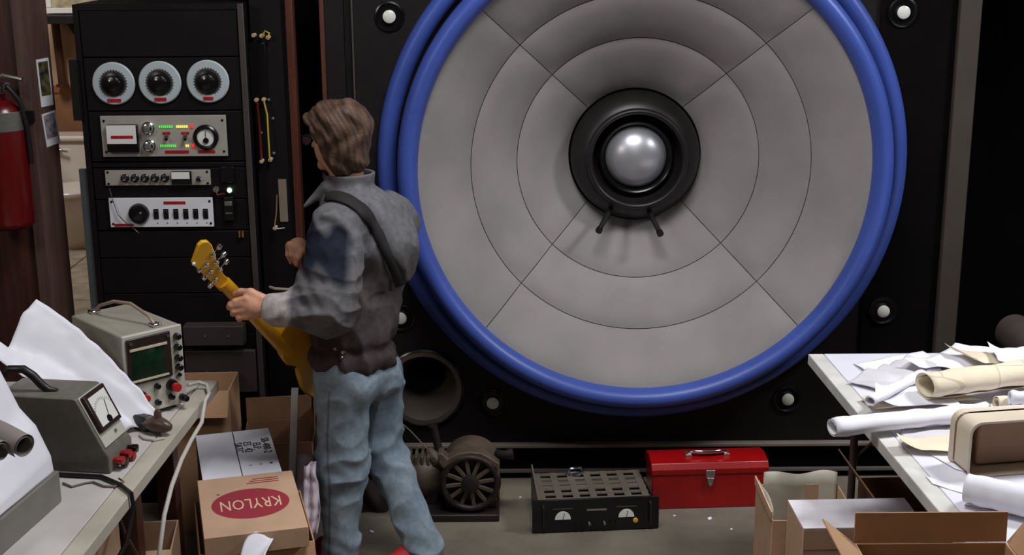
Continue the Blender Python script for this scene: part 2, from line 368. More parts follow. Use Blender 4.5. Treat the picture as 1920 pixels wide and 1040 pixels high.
z1, z2 = PY(160, 580, YR).z, PY(155, 318, YR).z
lab(MB().box(xl - .012, xl + .02, YR + .01, YR + .03, z1, z2).build('side_strip', mat('blue_grey_strip', S(74, 80, 82), .5), rk), 'blue grey metal strip down the side')
rows = [1.938, 1.752, 1.556, 1.366, 1.345, 1.225, 1.105, 1.0, .86, .70, .60, .42, .20, .02]
for i in range(len(rows) - 1):
    MB().box(xl + .042, xr - .022, YR + .004 + (i % 3) * .002, YR + .02, rows[i + 1] + .002, rows[i] - .002).build('blank_panel', RACKB, rk, bevel=.002)
# big dials
for (dxp, dyp) in ((212, 157), (299, 155), (389, 153)):
    p = PY(dxp, dyp, YR - .01)
    o = MB().lathe([(.078, 0), (.078, .004), (.074, .008), (.05, .0085), (.03, .009), (0, .009)], (p.x, YR, p.z), (0, -1, 0), 48, cap=False).build('dial_plate', mat('dial_plate_white', S(176, 186, 190), .4, var=.03), rk, smooth=40)
    k = MB()
    for j in range(26):
        a_ = R(-60 + 300 * j / 25); r0_, r1_ = .046, .053
        c_, s_ = math.cos(a_), math.sin(a_)
        k.add([(p.x + r * c_ + d * s_, YR - .0095, p.z + r * s_ - d * c_) for r, d in ((r0_, -.001), (r1_, -.001), (r1_, .001), (r0_, .001))], [(0, 1, 2, 3)])
    k.build('tick_marks', BLACKG, o, smooth=0)
    MB().lathe([(.049, .0088), (.0485, .0096), (.042, .0098), (.0415, .0088)], (p.x, YR, p.z), (0, -1, 0), 48, cap=False).build('scale_band', mat('scale_dark', S(60, 60, 60), .5, var=.3, scale=120), o)
    MB().lathe([(.042, .009), (.04, .018), (.03, .02), (.028, .024), (.025, .026), (0, .026)], (p.x, YR, p.z), (0, -1, 0), 32, cap=False).build('dial_knob', BLACKG, o, smooth=40)
    MB().lathe([(.0035, 0), (.003, .003), (0, .004)], (p.x - .008, YR - .026, p.z + .013), (0, -1, 0), 10, cap=False).build('pointer_dot', WHITEP, o)
    wl_ = .048 if dxp < 250 else (.042 if dxp < 350 else .034)
    MB().box(p.x - wl_ / 2 - .002, p.x + wl_ / 2, YR - .0105, YR - .008, p.z - .067, p.z - .055).build('label_tape', REDTAPE, o)
def knob(c, r, h, m, parent, name='knob', cap=None):
    o = MB().lathe([(r, 0), (r, h * .3), (r * .85, h * .4), (r * .8, h), (r * .65, h * 1.08), (0, h * 1.08)], c, (0, -1, 0), 24, cap=False).build(name, m, parent, smooth=40)
    if cap: MB().lathe([(r * .5, 0), (r * .45, .002), (0, .003)], (c[0], c[1] - h * 1.08, c[2]), (0, -1, 0), 16, cap=False).build('knob_cap', cap, o)
    return o
def screws(pts, y, parent):
    for (x, z) in pts: MB().cyl((x, y, z), (x, y - .002, z), .0045, n=10).build('screw', BLACKG, parent)
def unit(name, label, xa, ya, xb, yb, m, th=.006):
    p, q = PY(xa, ya, YR), PY(xb, yb, YR)
    t_ = thing(name, label, 'rack unit', ((p.x + q.x) / 2, YR, q.z), 'rack units in the black rack')
    MB().box(p.x, q.x, YR - th, YR + .002, q.z, p.z).build('faceplate', m, t_, bevel=.0012)
    MB().box(p.x + .035, q.x - .035, YR + .021, YR + .28, q.z + .006, p.z - .006).build('chassis', BLACK, t_)
    fx = lambda u: p.x + (q.x - p.x) * u
    fz = lambda v: q.z + (p.z - q.z) * v
    screws([(fx(.028), fz(.88)), (fx(.972), fz(.88)), (fx(.028), fz(.12)), (fx(.972), fz(.12))], YR - th, t_)
    return t_, fx, fz, YR - th
# unit one: meters and level lights
t, fx, fz, yf = unit('level_meter_unit', 'grey rack unit with green yellow and red level lights', 188, 217, 428, 292, PANEL)
mm = MB().box(fx(.05), fx(.30), yf - .02, yf, fz(.13), fz(.80)).build('meter_case', BLACKG, t, bevel=.003)
MB().box(fx(.055), fx(.29), yf - .022, yf - .019, fz(.34), fz(.79)).build('meter_face', METERF, mm)
MB().box(fx(.09), fx(.265), yf - .0235, yf - .0215, fz(.47), fz(.54)).build('label_tape', REDTAPE, mm)
for v in (.70, .27):
    knob((fx(.38), yf, fz(v)), .0235, .026, CHROME, t, cap=STEEL)
GRN = mat('led_green', S(60, 200, 70), .3, emit=S(70, 235, 60), estr=.9)
YEL = mat('led_yellow', S(230, 220, 70), .3, emit=S(245, 235, 90), estr=1.3)
RDL = mat('led_red', S(230, 40, 40), .3, emit=S(240, 40, 40), estr=.8)
for v, gl, yl in ((.73, 7, 6), (.26, 8, 2)):
    for k in range(gl): MB().box(fx(.465 + k * .0165), fx(.4725 + k * .0165), yf - .003, yf, fz(v - .03), fz(v + .03)).build('level_light', GRN, t)
    for k in range(yl): MB().box(fx(.70 - yl * .016 + .016 * k), fx(.7075 - yl * .016 + .016 * k), yf - .003, yf, fz(v - .03), fz(v + .03)).build('level_light', YEL, t)
    MB().box(fx(.715), fx(.738), yf - .003, yf, fz(v - .04), fz(v + .04)).build('level_light', RDL, t)
for u in (.52, .67):
    o = MB().cyl((fx(u), yf, fz(.5)), (fx(u), yf - .008, fz(.5)), .008, n=12).build('toggle_switch', STEEL, t)
    MB().tube([(fx(u), yf - .006, fz(.5)), (fx(u) + .004, yf - .024, fz(.44))], [.004, .006], 10).build('toggle_lever', BLACKG, o)
    MB().box(fx(u - .03), fx(u + .03), yf - .002, yf, fz(.54), fz(.6)).build('label_tape', REDTAPE, t)
o = MB().lathe([(.047, 0), (.046, .01), (.04, .014), (.032, .012), (.032, .006)], (fx(.835), yf, fz(.47)), (0, -1, 0), 40, cap=False).build('round_gauge', BLACKG, t, smooth=40)
MB().lathe([(.033, .005), (0, .006)], (fx(.835), yf, fz(.47)), (0, -1, 0), 32, cap=False).build('gauge_face', METERF, o)
MB().lathe([(.011, .006), (.01, .012), (0, .013)], (fx(.835), yf, fz(.47) - .012), (0, -1, 0), 16, cap=False).build('gauge_hub', BLACKG, o)
MB().box(fx(.835) - .001, fx(.835) + .001, yf - .008, yf - .006, fz(.47) - .008, fz(.47) + .022).build('needle', BLACKG, o)
for u0, u1 in ((.50, .69), (.765, .9)): MB().box(fx(u0), fx(u1), yf - .002, yf, fz(.08), fz(.15)).build('label_tape', REDTAPE, t)
# unit two
t, fx, fz, yf = unit('preamp_unit', 'slim grey rack unit with five small black knobs and white meter', 197, 319, 396, 346, PANEL)
for k in range(5): knob((fx(.19 + k * .095), yf, fz(.5)), .0155, .018, BLACKG, t, cap=CHROME)
mm = MB().box(fx(.635), fx(.825), yf - .012, yf, fz(.06), fz(.94)).build('meter_case', BLACKG, t, bevel=.002)
MB().box(fx(.64), fx(.81), yf - .014, yf - .0115, fz(.45), fz(.9)).build('meter_face', METERF, mm)
knob((fx(.89), yf, fz(.42)), .010, .014, BLACKG, t, 'switch_knob')
MB().tube([(fx(.89), yf - .01, fz(.42)), (fx(.93), yf - .012, fz(.42))], .003, 8).build('switch_lever', STEEL, t)
# unit three
t, fx, fz, yf = unit('switch_unit', 'white rack unit with large black dial and six black switches', 204, 371, 402, 424, PANELW)
MB().lathe([(.039, 0), (.039, .006), (.035, .016), (.02, .02), (0, .02)], (fx(.285), yf, fz(.47)), (0, -1, 0), 40, cap=False).build('selector_dial', BLACKG, t, smooth=40)
MB().lathe([(.006, 0), (.004, .003), (0, .003)], (fx(.31), yf - .019, fz(.52)), (0, -1, 0), 12, cap=False).build('dial_dot', STEEL, t)
for k in range(6):
    u = .45 + k * .0955
    o = MB().box(fx(u) - .0095, fx(u) + .0095, yf - .003, yf, fz(.28), fz(.62)).build('rocker_switch', BLACKG, t, bevel=.001)
    MB().prism([(yf - .003, fz(.31)), (yf - .011, fz(.56)), (yf - .003, fz(.59))], fx(u) - .007, fx(u) + .007, 'YZ').build('rocker', BLACKR, o)
    MB().cyl((fx(u) + .003, yf, fz(.14)), (fx(u) + .003, yf - .002, fz(.14)), .002, n=8).build('stud', BLACKG, t)
for (u0, u1, v0, v1) in ((.53, .74, .79, .88), (.04, .22, .03, .12)): MB().box(fx(u0), fx(u1), yf - .002, yf, fz(v0), fz(v1)).build('label_tape', REDTAPE, t)
wr = MB().tube([(fx(.02), yf - .004, fz(1.35)), (fx(.05), yf - .012, fz(.95)), (fx(.09), yf - .012, fz(.45)), (fx(.15), yf - .012, fz(.2)), (fx(.24), yf - .012, fz(-.06)), (fx(.29), yf + .004, fz(-.3))], .0018, 6).build('loose_wire', BLACKG)
tag(wr, 'thin black wire hanging in front of the white rack unit', 'wire')
# pilot lamp and small switches beside the units, part of the rack
p = PY(431, 356, YR)
o = MB().lathe([(.012, 0), (.012, .005), (.009, .006)], (p.x, YR - .001, p.z), (0, -1, 0), 20, cap=False).build('pilot_lamp', STEEL, rk)
MB().lathe([(.0095, .004), (.008, .01), (0, .013)], (p.x, YR - .001, p.z), (0, -1, 0), 20, cap=False).build('lamp_lens', mat('pilot_green', S(150, 240, 200), .2, emit=S(170, 250, 205), estr=3.0), o, smooth=60)
p = PY(406, 354, YR)
o = MB().cyl((p.x, YR, p.z), (p.x, YR - .014, p.z), .011, n=14).build('jack_plug', STEEL, rk)
MB().tube([(p.x, YR - .012, p.z - .004), (p.x + .006, YR - .02, p.z - .02), (p.x + .024, YR - .014, p.z - .016), (p.x + .03, YR - .002, p.z - .02)], .0035, 8).build('red_lead', REDW, o)
p = PY(430, 388, YR)
o = MB().box(p.x - .018, p.x + .018, YR - .012, YR + .003, p.z - .05, p.z + .04).build('switch_box', BLACKG, rk, bevel=.002)
MB().box(p.x - .014, p.x + .014, YR - .016, YR - .011, p.z + .008, p.z + .024).build('switch_button', STEEL, o, bevel=.001)
MB().box(p.x - .012, p.x + .012, YR - .018, YR - .011, p.z - .022, p.z - .018).build('switch_slot', STEEL, o)
p = PY(428, 327, YR); MB().box(p.x - .028, p.x + .022, YR - .006, YR + .003, p.z - .03, p.z + .03).build('dark_plate', BLACKG, rk, bevel=.002)
p = PY(453, 438, YR)
for d in (-.006, .006): MB().box(p.x + d - .0025, p.x + d + .0025, YR - .012, YR + .003, p.z - .012, p.z + .012).build('contact_pin', mat('brass', S(190, 150, 90), .35, .8), rk)
# lower drawer fronts
for (xa, ya, xb, yb, d) in ((342, 612, 457, 648, .05), (345, 658, 482, 735, .02)):
    p, q = PY(xa, ya, YR - d), PY(xb, yb, YR - d)
    o = MB().box(p.x, min(q.x, xr - .02), YR - d, YR + .05, q.z, p.z).build('drawer_front', mat('dark_drawer', S(58, 48, 48), .6), rk, bevel=.003)
    for u in (.3, .62):
        MB().cyl((p.x + .28 * u, YR - d, (p.z + q.z) / 2), (p.x + .28 * u, YR - d - .003, (p.z + q.z) / 2), .004, n=8).build('drawer_screw', STEEL, o)
# patch board with binding posts
pbx = -.90
pb = thing('patch_board', 'tall narrow black board with binding posts and hanging wires', 'patch board', (pbx, 5.0, 0))
MB().box(-.955, -.842, 4.97, 4.99, 0, 2.25).build('board', RACKB, pb)
MB().box(-.955, -.842, 4.992, 5.08, 0, 2.25).build('board_spine', BLACK2, pb)
YP = 4.97
def bpost(x, y):
    p = PY(x, y, YP - .02)
    o = MB().lathe([(.007, 0), (.007, .008), (.0045, .01), (.0045, .018), (.0078, .02), (.0078, .03), (0, .032)], (p.x, YP, p.z), (0, -1, 0), 14, cap=False).build('binding_post', mat('ivory_post', S(180, 156, 128), .35), pb)
    return p
bp = [bpost(*q) for q in ((476, 66), (491, 67), (503, 70), (481, 187), (495, 186), (491, 302), (507, 299), (516, 427))]
for (x, y) in ((490, 249), (512, 222), (514, 287), (504, 187)):
    p = PY(x, y, YP); MB().lathe([(.006, 0), (.005, .005), (0, .007)], (p.x, YP, p.z), (0, -1, 0), 12, cap=False).build('stud', STEEL, pb)
p, q = PY(466, 80, YP), PY(503, 182, YP)
MB().box(p.x, q.x, YP - .012, YP, q.z, p.z).build('black_plate', BLACKG, pb, bevel=.002)
MB().tube([bp[3] + Vector((.003, -.008, -.01)), PY(487, 245, YP - .014), bp[5] + Vector((0, -.008, .01))], .0055, 8).build('red_tube', REDW, pb)
MB().tube([bp[4] + Vector((0, -.012, 0)), PY(501, 215, YP - .03), PY(503, 255, YP - .03), bp[6] + Vector((0, -.012, 0))], .0032, 8).build('yellow_wire', YELW, pb)
MB().tube([bp[1] + Vector((0, -.012, -.006)), PY(497, 58, YP - .04), PY(505, 62, YP - .03), bp[2] + Vector((0, -.012, 0))], .003, 8).build('yellow_wire', YELW, pb)
p, q = PY(524, 333, 5.0), PY(541, 412, 5.0)
MB().box(p.x, q.x + .004, YP - .004, YP, q.z, p.z).build('ivory_plate', mat('ivory_plate', S(120, 108, 92), .5), pb)
MB().tube([PY(519, 365, YP - .01), PY(518, 400, YP - .012), bp[7] + Vector((0, -.01, .01))], .003, 8).build('brown_lead', mat('brown_lead', S(120, 84, 52), .5), pb)
MB().tube([bp[7] + Vector((.004, -.02, 0)), PY(534, 427, YP - .03)], .0022, 8).build('post_pin', STEEL, pb)
p = PY(512, 540, YP - .03)
hb = MB().tube([PY(506, 538, YP - .02), PY(515, 541, YP - .05), PY(552, 543, YP - .05), PY(553, 540, YP - .004)], .006, 8).build('lever_handle', mat('bone_lever', S(170, 160, 140), .4), pb)
# ================================================================== fire extinguisher and snapshots on the partition
YE = 4.8
er = PY(65, 425, YE); et = PY(20, 185, YE); rad = .085; ex = er.x - rad
t = thing('fire_extinguisher', 'red fire extinguisher with silver band hung on the brown partition', 'fire extinguisher', (ex, YE, er.z))
h = et.z - er.z
MB().lathe([(0, 0), (.07, 0), (.083, .012), (.085, .03), (.085, h * .86), (.078, h * .93), (.05, h * .985), (.026, h), (.026, h + .02), (0, h + .02)], (ex, YE, er.z), n=40, cap=False).build('cylinder', mat('dark_red_enamel', S(92, 8, 8), .3, var=.1, coat=.3), t, smooth=50)
zb = PY(20, 225, YE).z
MB().lathe([(.0855, -.035), (.0872, -.033), (.0872, .033), (.0855, .035)], (ex, YE, zb), n=40, cap=False).build('metal_band', STEEL, t)
zl = PY(20, 345, YE).z
lb = MB().lathe([(.0858, -.012), (.0858, .012)], (ex, YE, zl), n=20, a0=-100, a1=-40, cap=False).build('yellowed_sticker', mat('sticker_yellow', S(180, 130, 70), .6), t)
MB().cyl((ex, YE, er.z + h + .02), (ex, YE, er.z + h + .06), .018).tube([(ex, YE, er.z + h + .05), (ex + .02, YE - .02, er.z + h + .058), (ex + .05, YE - .04, er.z + h + .05)], [.012, .012, .014], 12).build('valve', CHROME, t)
MB().tube([(ex - .03, YE, er.z + h + .06), (ex + .03, YE - .01, er.z + h + .085), (ex + .1, YE - .02, er.z + h + .07)], .008, 8).build('lever', STEEL, t)
MB().tube([(ex + .05, YE - .04, er.z + h + .05), (ex + .085, YE - .03, er.z + h - .0), (ex + .098, YE - .01, er.z + h - .1), (ex + .097, YE, er.z + h * .5)], .009, 10).build('hose', BLACKR, t)
MB().box(ex - .03, ex + .03, YE + .084, 4.92, zb - .05, zb + .05).box(ex - .09, ex + .09, YE + .088, YE + .1, zb - .02, zb + .02).build('wall_bracket', BLACK, t)
def snapshot(px0, py0, px1, py1, tilt, label, m):
    q0 = Vector((-1.76, 4.9, 0)); tv = Vector((.046, .12, 0)).normalized(); nv = Vector((tv.y, -tv.x, 0))     # the splayed face of the post
    def on(x, y):
        d = Vector(ray(x, y)); return Vector(CAM) + d * ((q0 - Vector(CAM)).dot(nv) / d.dot(nv))
    c = on((px0 + px1) / 2, (py0 + py1) / 2) + nv * .0012; wd = (on(px1 - 4, py0) - on(px0, py0)).dot(tv); hh = (on(px0, py0).z - on(px0, py1).z) / 2
    t_ = thing('snapshot', label, 'photo', c, 'snapshots on the door post')
    Mx = Matrix.Translation(c) @ Matrix.Rotation(math.atan2(tv.y, tv.x), 4, 'Z') @ Matrix.Rotation(R(tilt), 4, 'Y')
    MB(Mx).box(-wd / 2, wd / 2, -.001, .001, -hh, hh).build('print_border', PAPER, t_)
    MB(Mx).box(-wd / 2 + .007, wd / 2 - .007, -.0016, -.001, -hh * .55, hh * .88).build('print_image', m, t_)
snapshot(70, 109, 97, 200, -1.5, 'white bordered snapshot with dark image, upper of two on the door post', mat('dark_snapshot', S(22, 40, 44), .3, col2=S(120, 110, 60), scale=40))
snapshot(80, 209, 110, 273, -6, 'pale faded snapshot, lower of two on the door post', mat('pale_snapshot', S(170, 160, 170), .3, col2=S(90, 80, 86), scale=60))
# ================================================================== work benches
def bench(name, label, xe0, xe1, y0, y1, side, top, edge, legm, legs):
    """xe0/xe1: x of the long edge facing the room at the near and the far end"""
    t_ = thing(name, label, 'bench', ((xe0 + xe1) / 2 - side * -.4, (y0 + y1) / 2, 0))
    w_ = .95; th = .032; s_ = side
    e0, e1 = xe0, xe1
    MB().prism([(e0 + s_ * .055, y0), (e1 + s_ * .055, y1), (e1 + s_ * w_, y1), (e0 + s_ * w_, y0)], .75 - th, .75).build('bench_top', top, t_, bevel=.002)
    MB().prism([(e0, y0), (e1, y1), (e1 + s_ * .053, y1), (e0 + s_ * .053, y0)], .75 - th - .006, .75).build('edging_strip', edge, t_, bevel=.003)
    for (x, y) in legs: MB().box(x - .03, x + .03, y - .03, y + .03, 0, .75 - th).build('leg', legm, t_, bevel=.003)
    return t_
bl = bench('work_bench', 'grey topped work bench carrying the oscilloscope', -1.055, -.98, 2.5, 4.21, -1, BENCHW, BENCHE, WOODD,
           [(-1.12, 4.02), (-1.16, 2.7), (-1.85, 4.02), (-1.9, 2.7), (-1.13, 3.62)])
MB().box(-1.88, -1.12, 4.0, 4.04, .60, .715).build('apron', WOODD, bl)
br = thing('folding_bench', 'white topped bench strewn with paper rolls and drawings', 'bench', (1.5, 3.7, 0))
MB().prism([(1.095 + .055, 2.95), (1.035 + .055, 4.446), (2.2, 4.446), (2.2, 2.95)], .718, .75).build('bench_top', BENCHR, br, bevel=.002)
MB().prism([(1.095, 2.95), (1.035, 4.446), (1.035 + .053, 4.446), (1.095 + .053, 2.95)], .712, .75).build('edging_strip', mat('white_edging', S(205, 202, 196), .5), br, bevel=.003)
LEGM = mat('grey_tube', S(96, 78, 74), .5, .3)
for (x, y) in ((1.17, 4.28), (2.1, 4.28), (1.2, 3.08), (2.1, 3.08)): MB().tube([(x, y, 0), (x, y, .715)], .013, 12).build('leg', LEGM, br)
MB().tube([(1.17, 4.28, .42), (1.45, 4.28, .7)], .006, 8).build('brace', LEGM, br)
MB().tube([(1.17, 4.28, .2), (2.1, 4.28, .2)], .01, 8).build('crossbar', LEGM, br)
# ================================================================== oscilloscope
def rotM(origin, yaw, z): return M4((origin[0], origin[1], z), yaw)
YW = 43.6; so = (-1.173, 3.824)
t = thing('oscilloscope', 'grey oscilloscope with dark green screen at the bench corner', 'oscilloscope', (so[0], so[1], .75))
Ms = rotM(so, YW, .765); W, D, Hh = .199, .33, .255
MB(Ms).box(0, W, .006, D, 0, Hh).build('case', mat('scope_case', S(150, 144, 132), .45, var=.06), t, bevel=.006)
MB(Ms).box(.0, W, -.006, .006, .0, Hh).build('front_panel', GREYL, t, bevel=.003)
o = MB(Ms).box(.008, .155, -.014, -.006, .10, .245).build('screen_bezel', mat('brown_bezel', S(40, 28, 24), .4), t, bevel=.003)
def bul(u, v): return (.02 + .112 * u, -.0145 - .004 * math.sin(u * math.pi) * math.sin(v * math.pi), .115 + .092 * v)
MB(Ms).grid(bul, 8, 8).build('screen', GLASS_G, o)
MB(Ms).box(.016, .140, -.018, -.014, .207, .214).box(.016, .140, -.018, -.014, .108, .114).build('screen_trim', BEIGE, o)
for x in (.02, .145): MB(Ms).cyl((x, -.014, .232), (x, -.019, .232), .005, n=10).build('bezel_screw', CHROME, o)
def sk(x, z, r, h, m, nm='knob'):
    return MB(Ms).lathe([(r, 0), (r * .9, h), (r * .7, h * 1.1), (0, h * 1.1)], (x, -.006, z), (0, -1, 0), 18, cap=False).build(nm, m, t, smooth=40)
for z in (.222, .187, .152, .122): sk(.178, z, .0105, .018, BLACKG)
sk(.18, .096, .006, .008, BLACKG, 'button')
for (x, z, r) in ((.045, .06, .016), (.15, .07, .019)):
    o = sk(x, z, r, .014, BLACKG)
    MB(Ms).lathe([(r * .75, 0), (r * .7, .016), (0, .018)], (x + .006, -.02, z - .005), (0, -1, 0), 16, cap=False).build('red_cap', mat('red_knob', S(190, 30, 34), .35), o, smooth=40)
for (x, z) in ((.10, .078), (.098, .026), (.145, .032)): sk(x, z, .0095, .014, BLACKG)
o = sk(.183, .022, .011, .03, BLACKG, 'probe_socket')
for x in (.03, W - .03):
    for y in (.03, D - .04): MB(Ms).cyl((x, y, -.015), (x, y, 0), .01, n=12).build('foot', BLACKR, t)
hp = [(.13, .035, Hh + .006), (.125, .06, Hh + .03), (.105, .13, Hh + .058), (.085, .2, Hh + .055), (.07, .27, Hh + .03), (.065, .295, Hh + .006)]
o = MB(Ms).tube(hp, .0055, 10).build('carry_handle', mat('clear_handle', S(150, 128, 112), .3), t)
for (x, y) in ((.13, .03), (.065, .3)): MB(Ms).box(x - .014, x + .014, y - .018, y + .018, Hh, Hh + .012).build('handle_clip', CHROME, o, bevel=.003)
# cable from the scope over the bench edge
pts = [PZ(352, 722, .79), PZ(372, 716, .775), PZ(388, 722, .765), PZ(392, 738, .76)]
e1 = PZ(386, 760, .75); e1.x = -.962
pts += [e1 + Vector((-.012, .02, .010)), PY(378, 792, 3.93), PY(358, 826, 3.80), PY(340, 862, 3.66), PY(322, 910, 3.52), PY(308, 965, 3.42), PY(298, 1040, 3.36), PY(294, 1100, 3.34), Vector((-.9, 3.34, .006))]
tag(MB().tube(pts, .0065, 10).build('white_cable', WIREG, smooth=60), 'pale cable hanging from the oscilloscope over the bench edge', 'cable')
# ================================================================== bench meter with sloping face
t = thing('bench_meter', 'dark grey bench meter with sloping face and black carrying handle', 'meter', (-1.23, 3.49, .75))
Mm = rotM((-1.335, 3.455), -8.6, .75)
prof = [(-.09, 0), (.226, 0), (.226, .05), (.214, .068), (.145, .212), (.136, .216), (-.09, .216)]
DG = mat('dark_grey_hammertone', S(104, 100, 92), .45, var=.1, scale=40, bump=.1, bscale=220)
MB(Mm).prism(prof, 0, .15, 'XZ').build('case', DG, t, bevel=.004)
# sloping face frame: axes along slope
import mathutils
sd = Vector((-.069, 0, .144)).normalized(); nn = Vector((.144, 0, .069)).normalized()
Mf = Mm @ Matrix(((0, sd.x, nn.x, .214), (1, 0, 0, .0), (0, sd.z, nn.z, .068), (0, 0, 0, 1)))   # local: x along depth, y up the slope, z out
MB(Mf).box(.008, .142, .004, .160, 0, .004).build('face_plate', GREYL, t, bevel=.001)
o = MB(Mf).box(.012, .138, .045, .158, .004, .016).build('meter_bezel', mat('brown_bakelite', S(44, 28, 26), .3), t, bevel=.004)
MB(Mf).box(.026, .124, .058, .146, .0155, .0175).build('meter_face', METERF, o)
ar = MB(Mf)
for k in range(14):
    a_ = R(40 + 100 * k / 13); c_, s_ = math.cos(a_), math.sin(a_)
    ar.add([(.075 + r * c_ + d * s_, .066 + r * s_ - d * c_, .0178) for r, d in ((.058, -.0008), (.066, -.0008), (.066, .0008), (.058, .0008))], [(0, 1, 2, 3)])
ar.build('scale_marks', BLACKG, o, smooth=0)
MB(Mf).lathe([(.012, .0175), (.01, .021), (0, .021)], (.075, .066, 0), (0, 0, 1), 14, cap=False).build('meter_hub', BLACKG, o)
MB(Mf).tube([(.075, .066, .019), (.095, .12, .019)], .0008, 6).build('needle', BLACKG, o)
MB(Mf).cyl((.09, .026, .004), (.09, .026, .008), .005, n=10).build('zero_screw', STEEL, t)
RK = mat('red_terminal', S(150, 22, 24), .35)
for i, (u, v, m_) in enumerate(((.03, -.03, RK), (.075, -.028, RK), (.12, -.03, BLACKG), (.05, -.044, BLACKG), (.1, -.044, RK))):
    q = Vector((.226, u, .06 + v)); 
    MB(Mm).lathe([(.009, 0), (.008, .012), (.012, .014), (.012, .028), (0, .03)], q, (1, 0, 0), 14, cap=False).build('terminal', m_, t, smooth=40)
hy = 3.50
MB().tube([PY(2, 728, hy), PY(4, 705, hy), PY(18, 692, hy), PY(44, 692, hy), PY(62, 704, hy), PY(78, 721, hy), PY(92, 731, hy), PY(108, 733, hy)], [.009, .011, .012, .012, .012, .012, .011, .008], 12).build('carry_handle', BLACKR, t, smooth=60)
# ================================================================== chart recorder at the near end of the bench
t = thing('chart_recorder', 'grey chart recorder box under a bulging sheet of white paper', 'recorder', (-1.4, 3.1, .75))
Mr = rotM((-1.186, 3.243), -8, .75)     # local: -x to the left, -y towards the camera
MB(Mr).box(-.55, 0, -.5, 0, 0, .088).build('case', GREYB, t, bevel=.004)
MB(Mr).box(-.52, -.01, -.001, .012, .01, .075).build('side_plate', DG, t, bevel=.002)
def bulge(u, v):
    k = u * 6; i = min(5, int(k)); f_ = k - i
    PX_ = [-.008, -.012, -.045, -.085, -.135, -.25, -.5]; PZ_ = [.0, .045, .13, .175, .29, .38, .40]
    x = PX_[i] * (1 - f_) + PX_[i + 1] * f_; y = -.47 + .455 * v
    z = .09 + (PZ_[i] * (1 - f_) + PZ_[i + 1] * f_) * (.22 + .78 * v ** 1.15) + crumple((x, y, 0), .006, 9)
    return (x, y, z)
tag(MB(Mr).grid(bulge, 36, 20).build('chart_sheet', PAPER, solid=.002), 'bulging sheet of white chart paper on the grey recorder', 'paper')
def roll(p0, p1, r, m, name='paper_roll', turns=2.2, squash=1.0, amp=.004, nl=26, seed=0, th=.0012, rot=0, parent=None, taper=1.0, bend=(0, 0, 0)):
    """a loosely rolled sheet: spiral section swept from p0 to p1"""
    p0, p1 = Vector(p0), Vector(p1); ax = (p1 - p0).normalized(); sx_ = ax.cross(Vector((0, 0, 1))).normalized(); up = sx_.cross(ax); L_ = (p1 - p0).length
    nt_ = int(30 * turns); g_ = MB(); B = Vector(bend)
    def f(u, v):
        a_ = 2 * math.pi * turns * u + rot; rr = r * (1 - .32 * (1 - u)) * (1 + (taper - 1) * v)
        ww = noise.noise(Vector((v * 7 + seed, u * 2.2, seed))) * amp * (1.6 if (v < .08 or v > .92) else 1)
        c = p0 + ax * (L_ * v) + B * (4 * v * (1 - v))
        return c + sx_ * ((rr + ww) * math.cos(a_)) + up * ((rr + ww) * math.sin(a_) * squash)
    g_.grid(f, nt_, nl)
    return g_.build(name, m, parent, solid=th, smooth=50)
PAPERG = mat('grey_brown_paper', S(132, 122, 118), .7)
c0 = PZ(46, 836, 1.03); c1 = PZ(6, 846, 1.03)
tag(roll(c0, c0 + Vector((-.22, .13, .045)), .032, PAPERG, 'paper_curl', 1.6, amp=.002, seed=3), 'small curled paper tube on the chart sheet, showing its dark open end', 'paper')
tag(roll(c1 + Vector((-.004, 0, 0)), c1 + Vector((-.2, .09, .02)), .026, PAPERG, 'paper_curl', 1.6, amp=.002, seed=5), 'curled paper tube cut by the left picture edge', 'paper')
# big folded sheet between meter and scope
A1 = PY(68, 561, 3.86); A0 = PY(-70, 650, 3.62); B1 = PZ(306, 785, .772); B0 = PZ(232, 812, .756)
def bigsheet(u, v):
    # u along from upper left to lower right, v across from the ridge (0) to the left edge (1)
    a_ = A1.lerp(A0, v); b_ = B1.lerp(B0, v); p = a_.lerp(b_, u)
    p = p + Vector((0, 0, 1)) * (-.075 * math.sin(min(1, v * 1.15) * math.pi) * (1 - u * .85) + .04 * math.sin(u * math.pi) * (1 - v) ** 1.5)
    p = p + Vector((0, 0, .05)) * max(0, .12 - u) / .12 * math.sin(v * 9) * .25
    p.z += (crumple(p, .02, 6, 2) + abs(crumple(p, .02, 12, 9)) + .022 * abs(math.sin(v * 7 + .6 * math.sin(u * 5)))) * min(1, v * 4) * (1 - .5 * u) + crumple(p, .010, 22, 5)
    p.z = max(p.z, .753)
    return p
tag(MB().grid(bigsheet, 44, 26).build('drawing_sheet', PAPER, solid=.0015, smooth=50), 'large folded white drawing sheet leaning between meter and oscilloscope', 'paper')
# hand tool on the bench
p = PZ(296, 812, .75); Mh = M4((p.x, p.y, .778), 150)
t = thing('hand_tool', 'dark brown pistol shaped hand tool lying near the bench edge', 'tool', (p.x, p.y, .75))
BRN = mat('brown_bakelite2', S(84, 62, 54), .35, var=.1)
MB(Mh).lathe([(0, -.055), (.012, -.05), (.02, -.03), (.026, -.005), (.024, .02), (.018, .04), (.016, .06), (0, .062)], (0, 0, 0), (1, 0, 0), 20, cap=False).build('tool_body', BRN, t, smooth=60)
MB(Mh).box(.03, .085, -.017, .017, -.026, .02).build('tool_collar', BLACKR, t, bevel=.006)
MB(Mh).lathe([(.012, 0), (.011, .022), (.007, .03), (0, .032)], (-.005, 0, .018), (0, 0, 1), 14, cap=False).build('tool_button', BRN, t)
tag(MB().tube([PZ(262, 815, .754), PZ(270, 822, .754), PZ(290, 825, .754), PZ(308, 821, .754)], .004, 8).build('grey_lead', WIREG), 'short pale lead curled under the brown hand tool', 'cable')
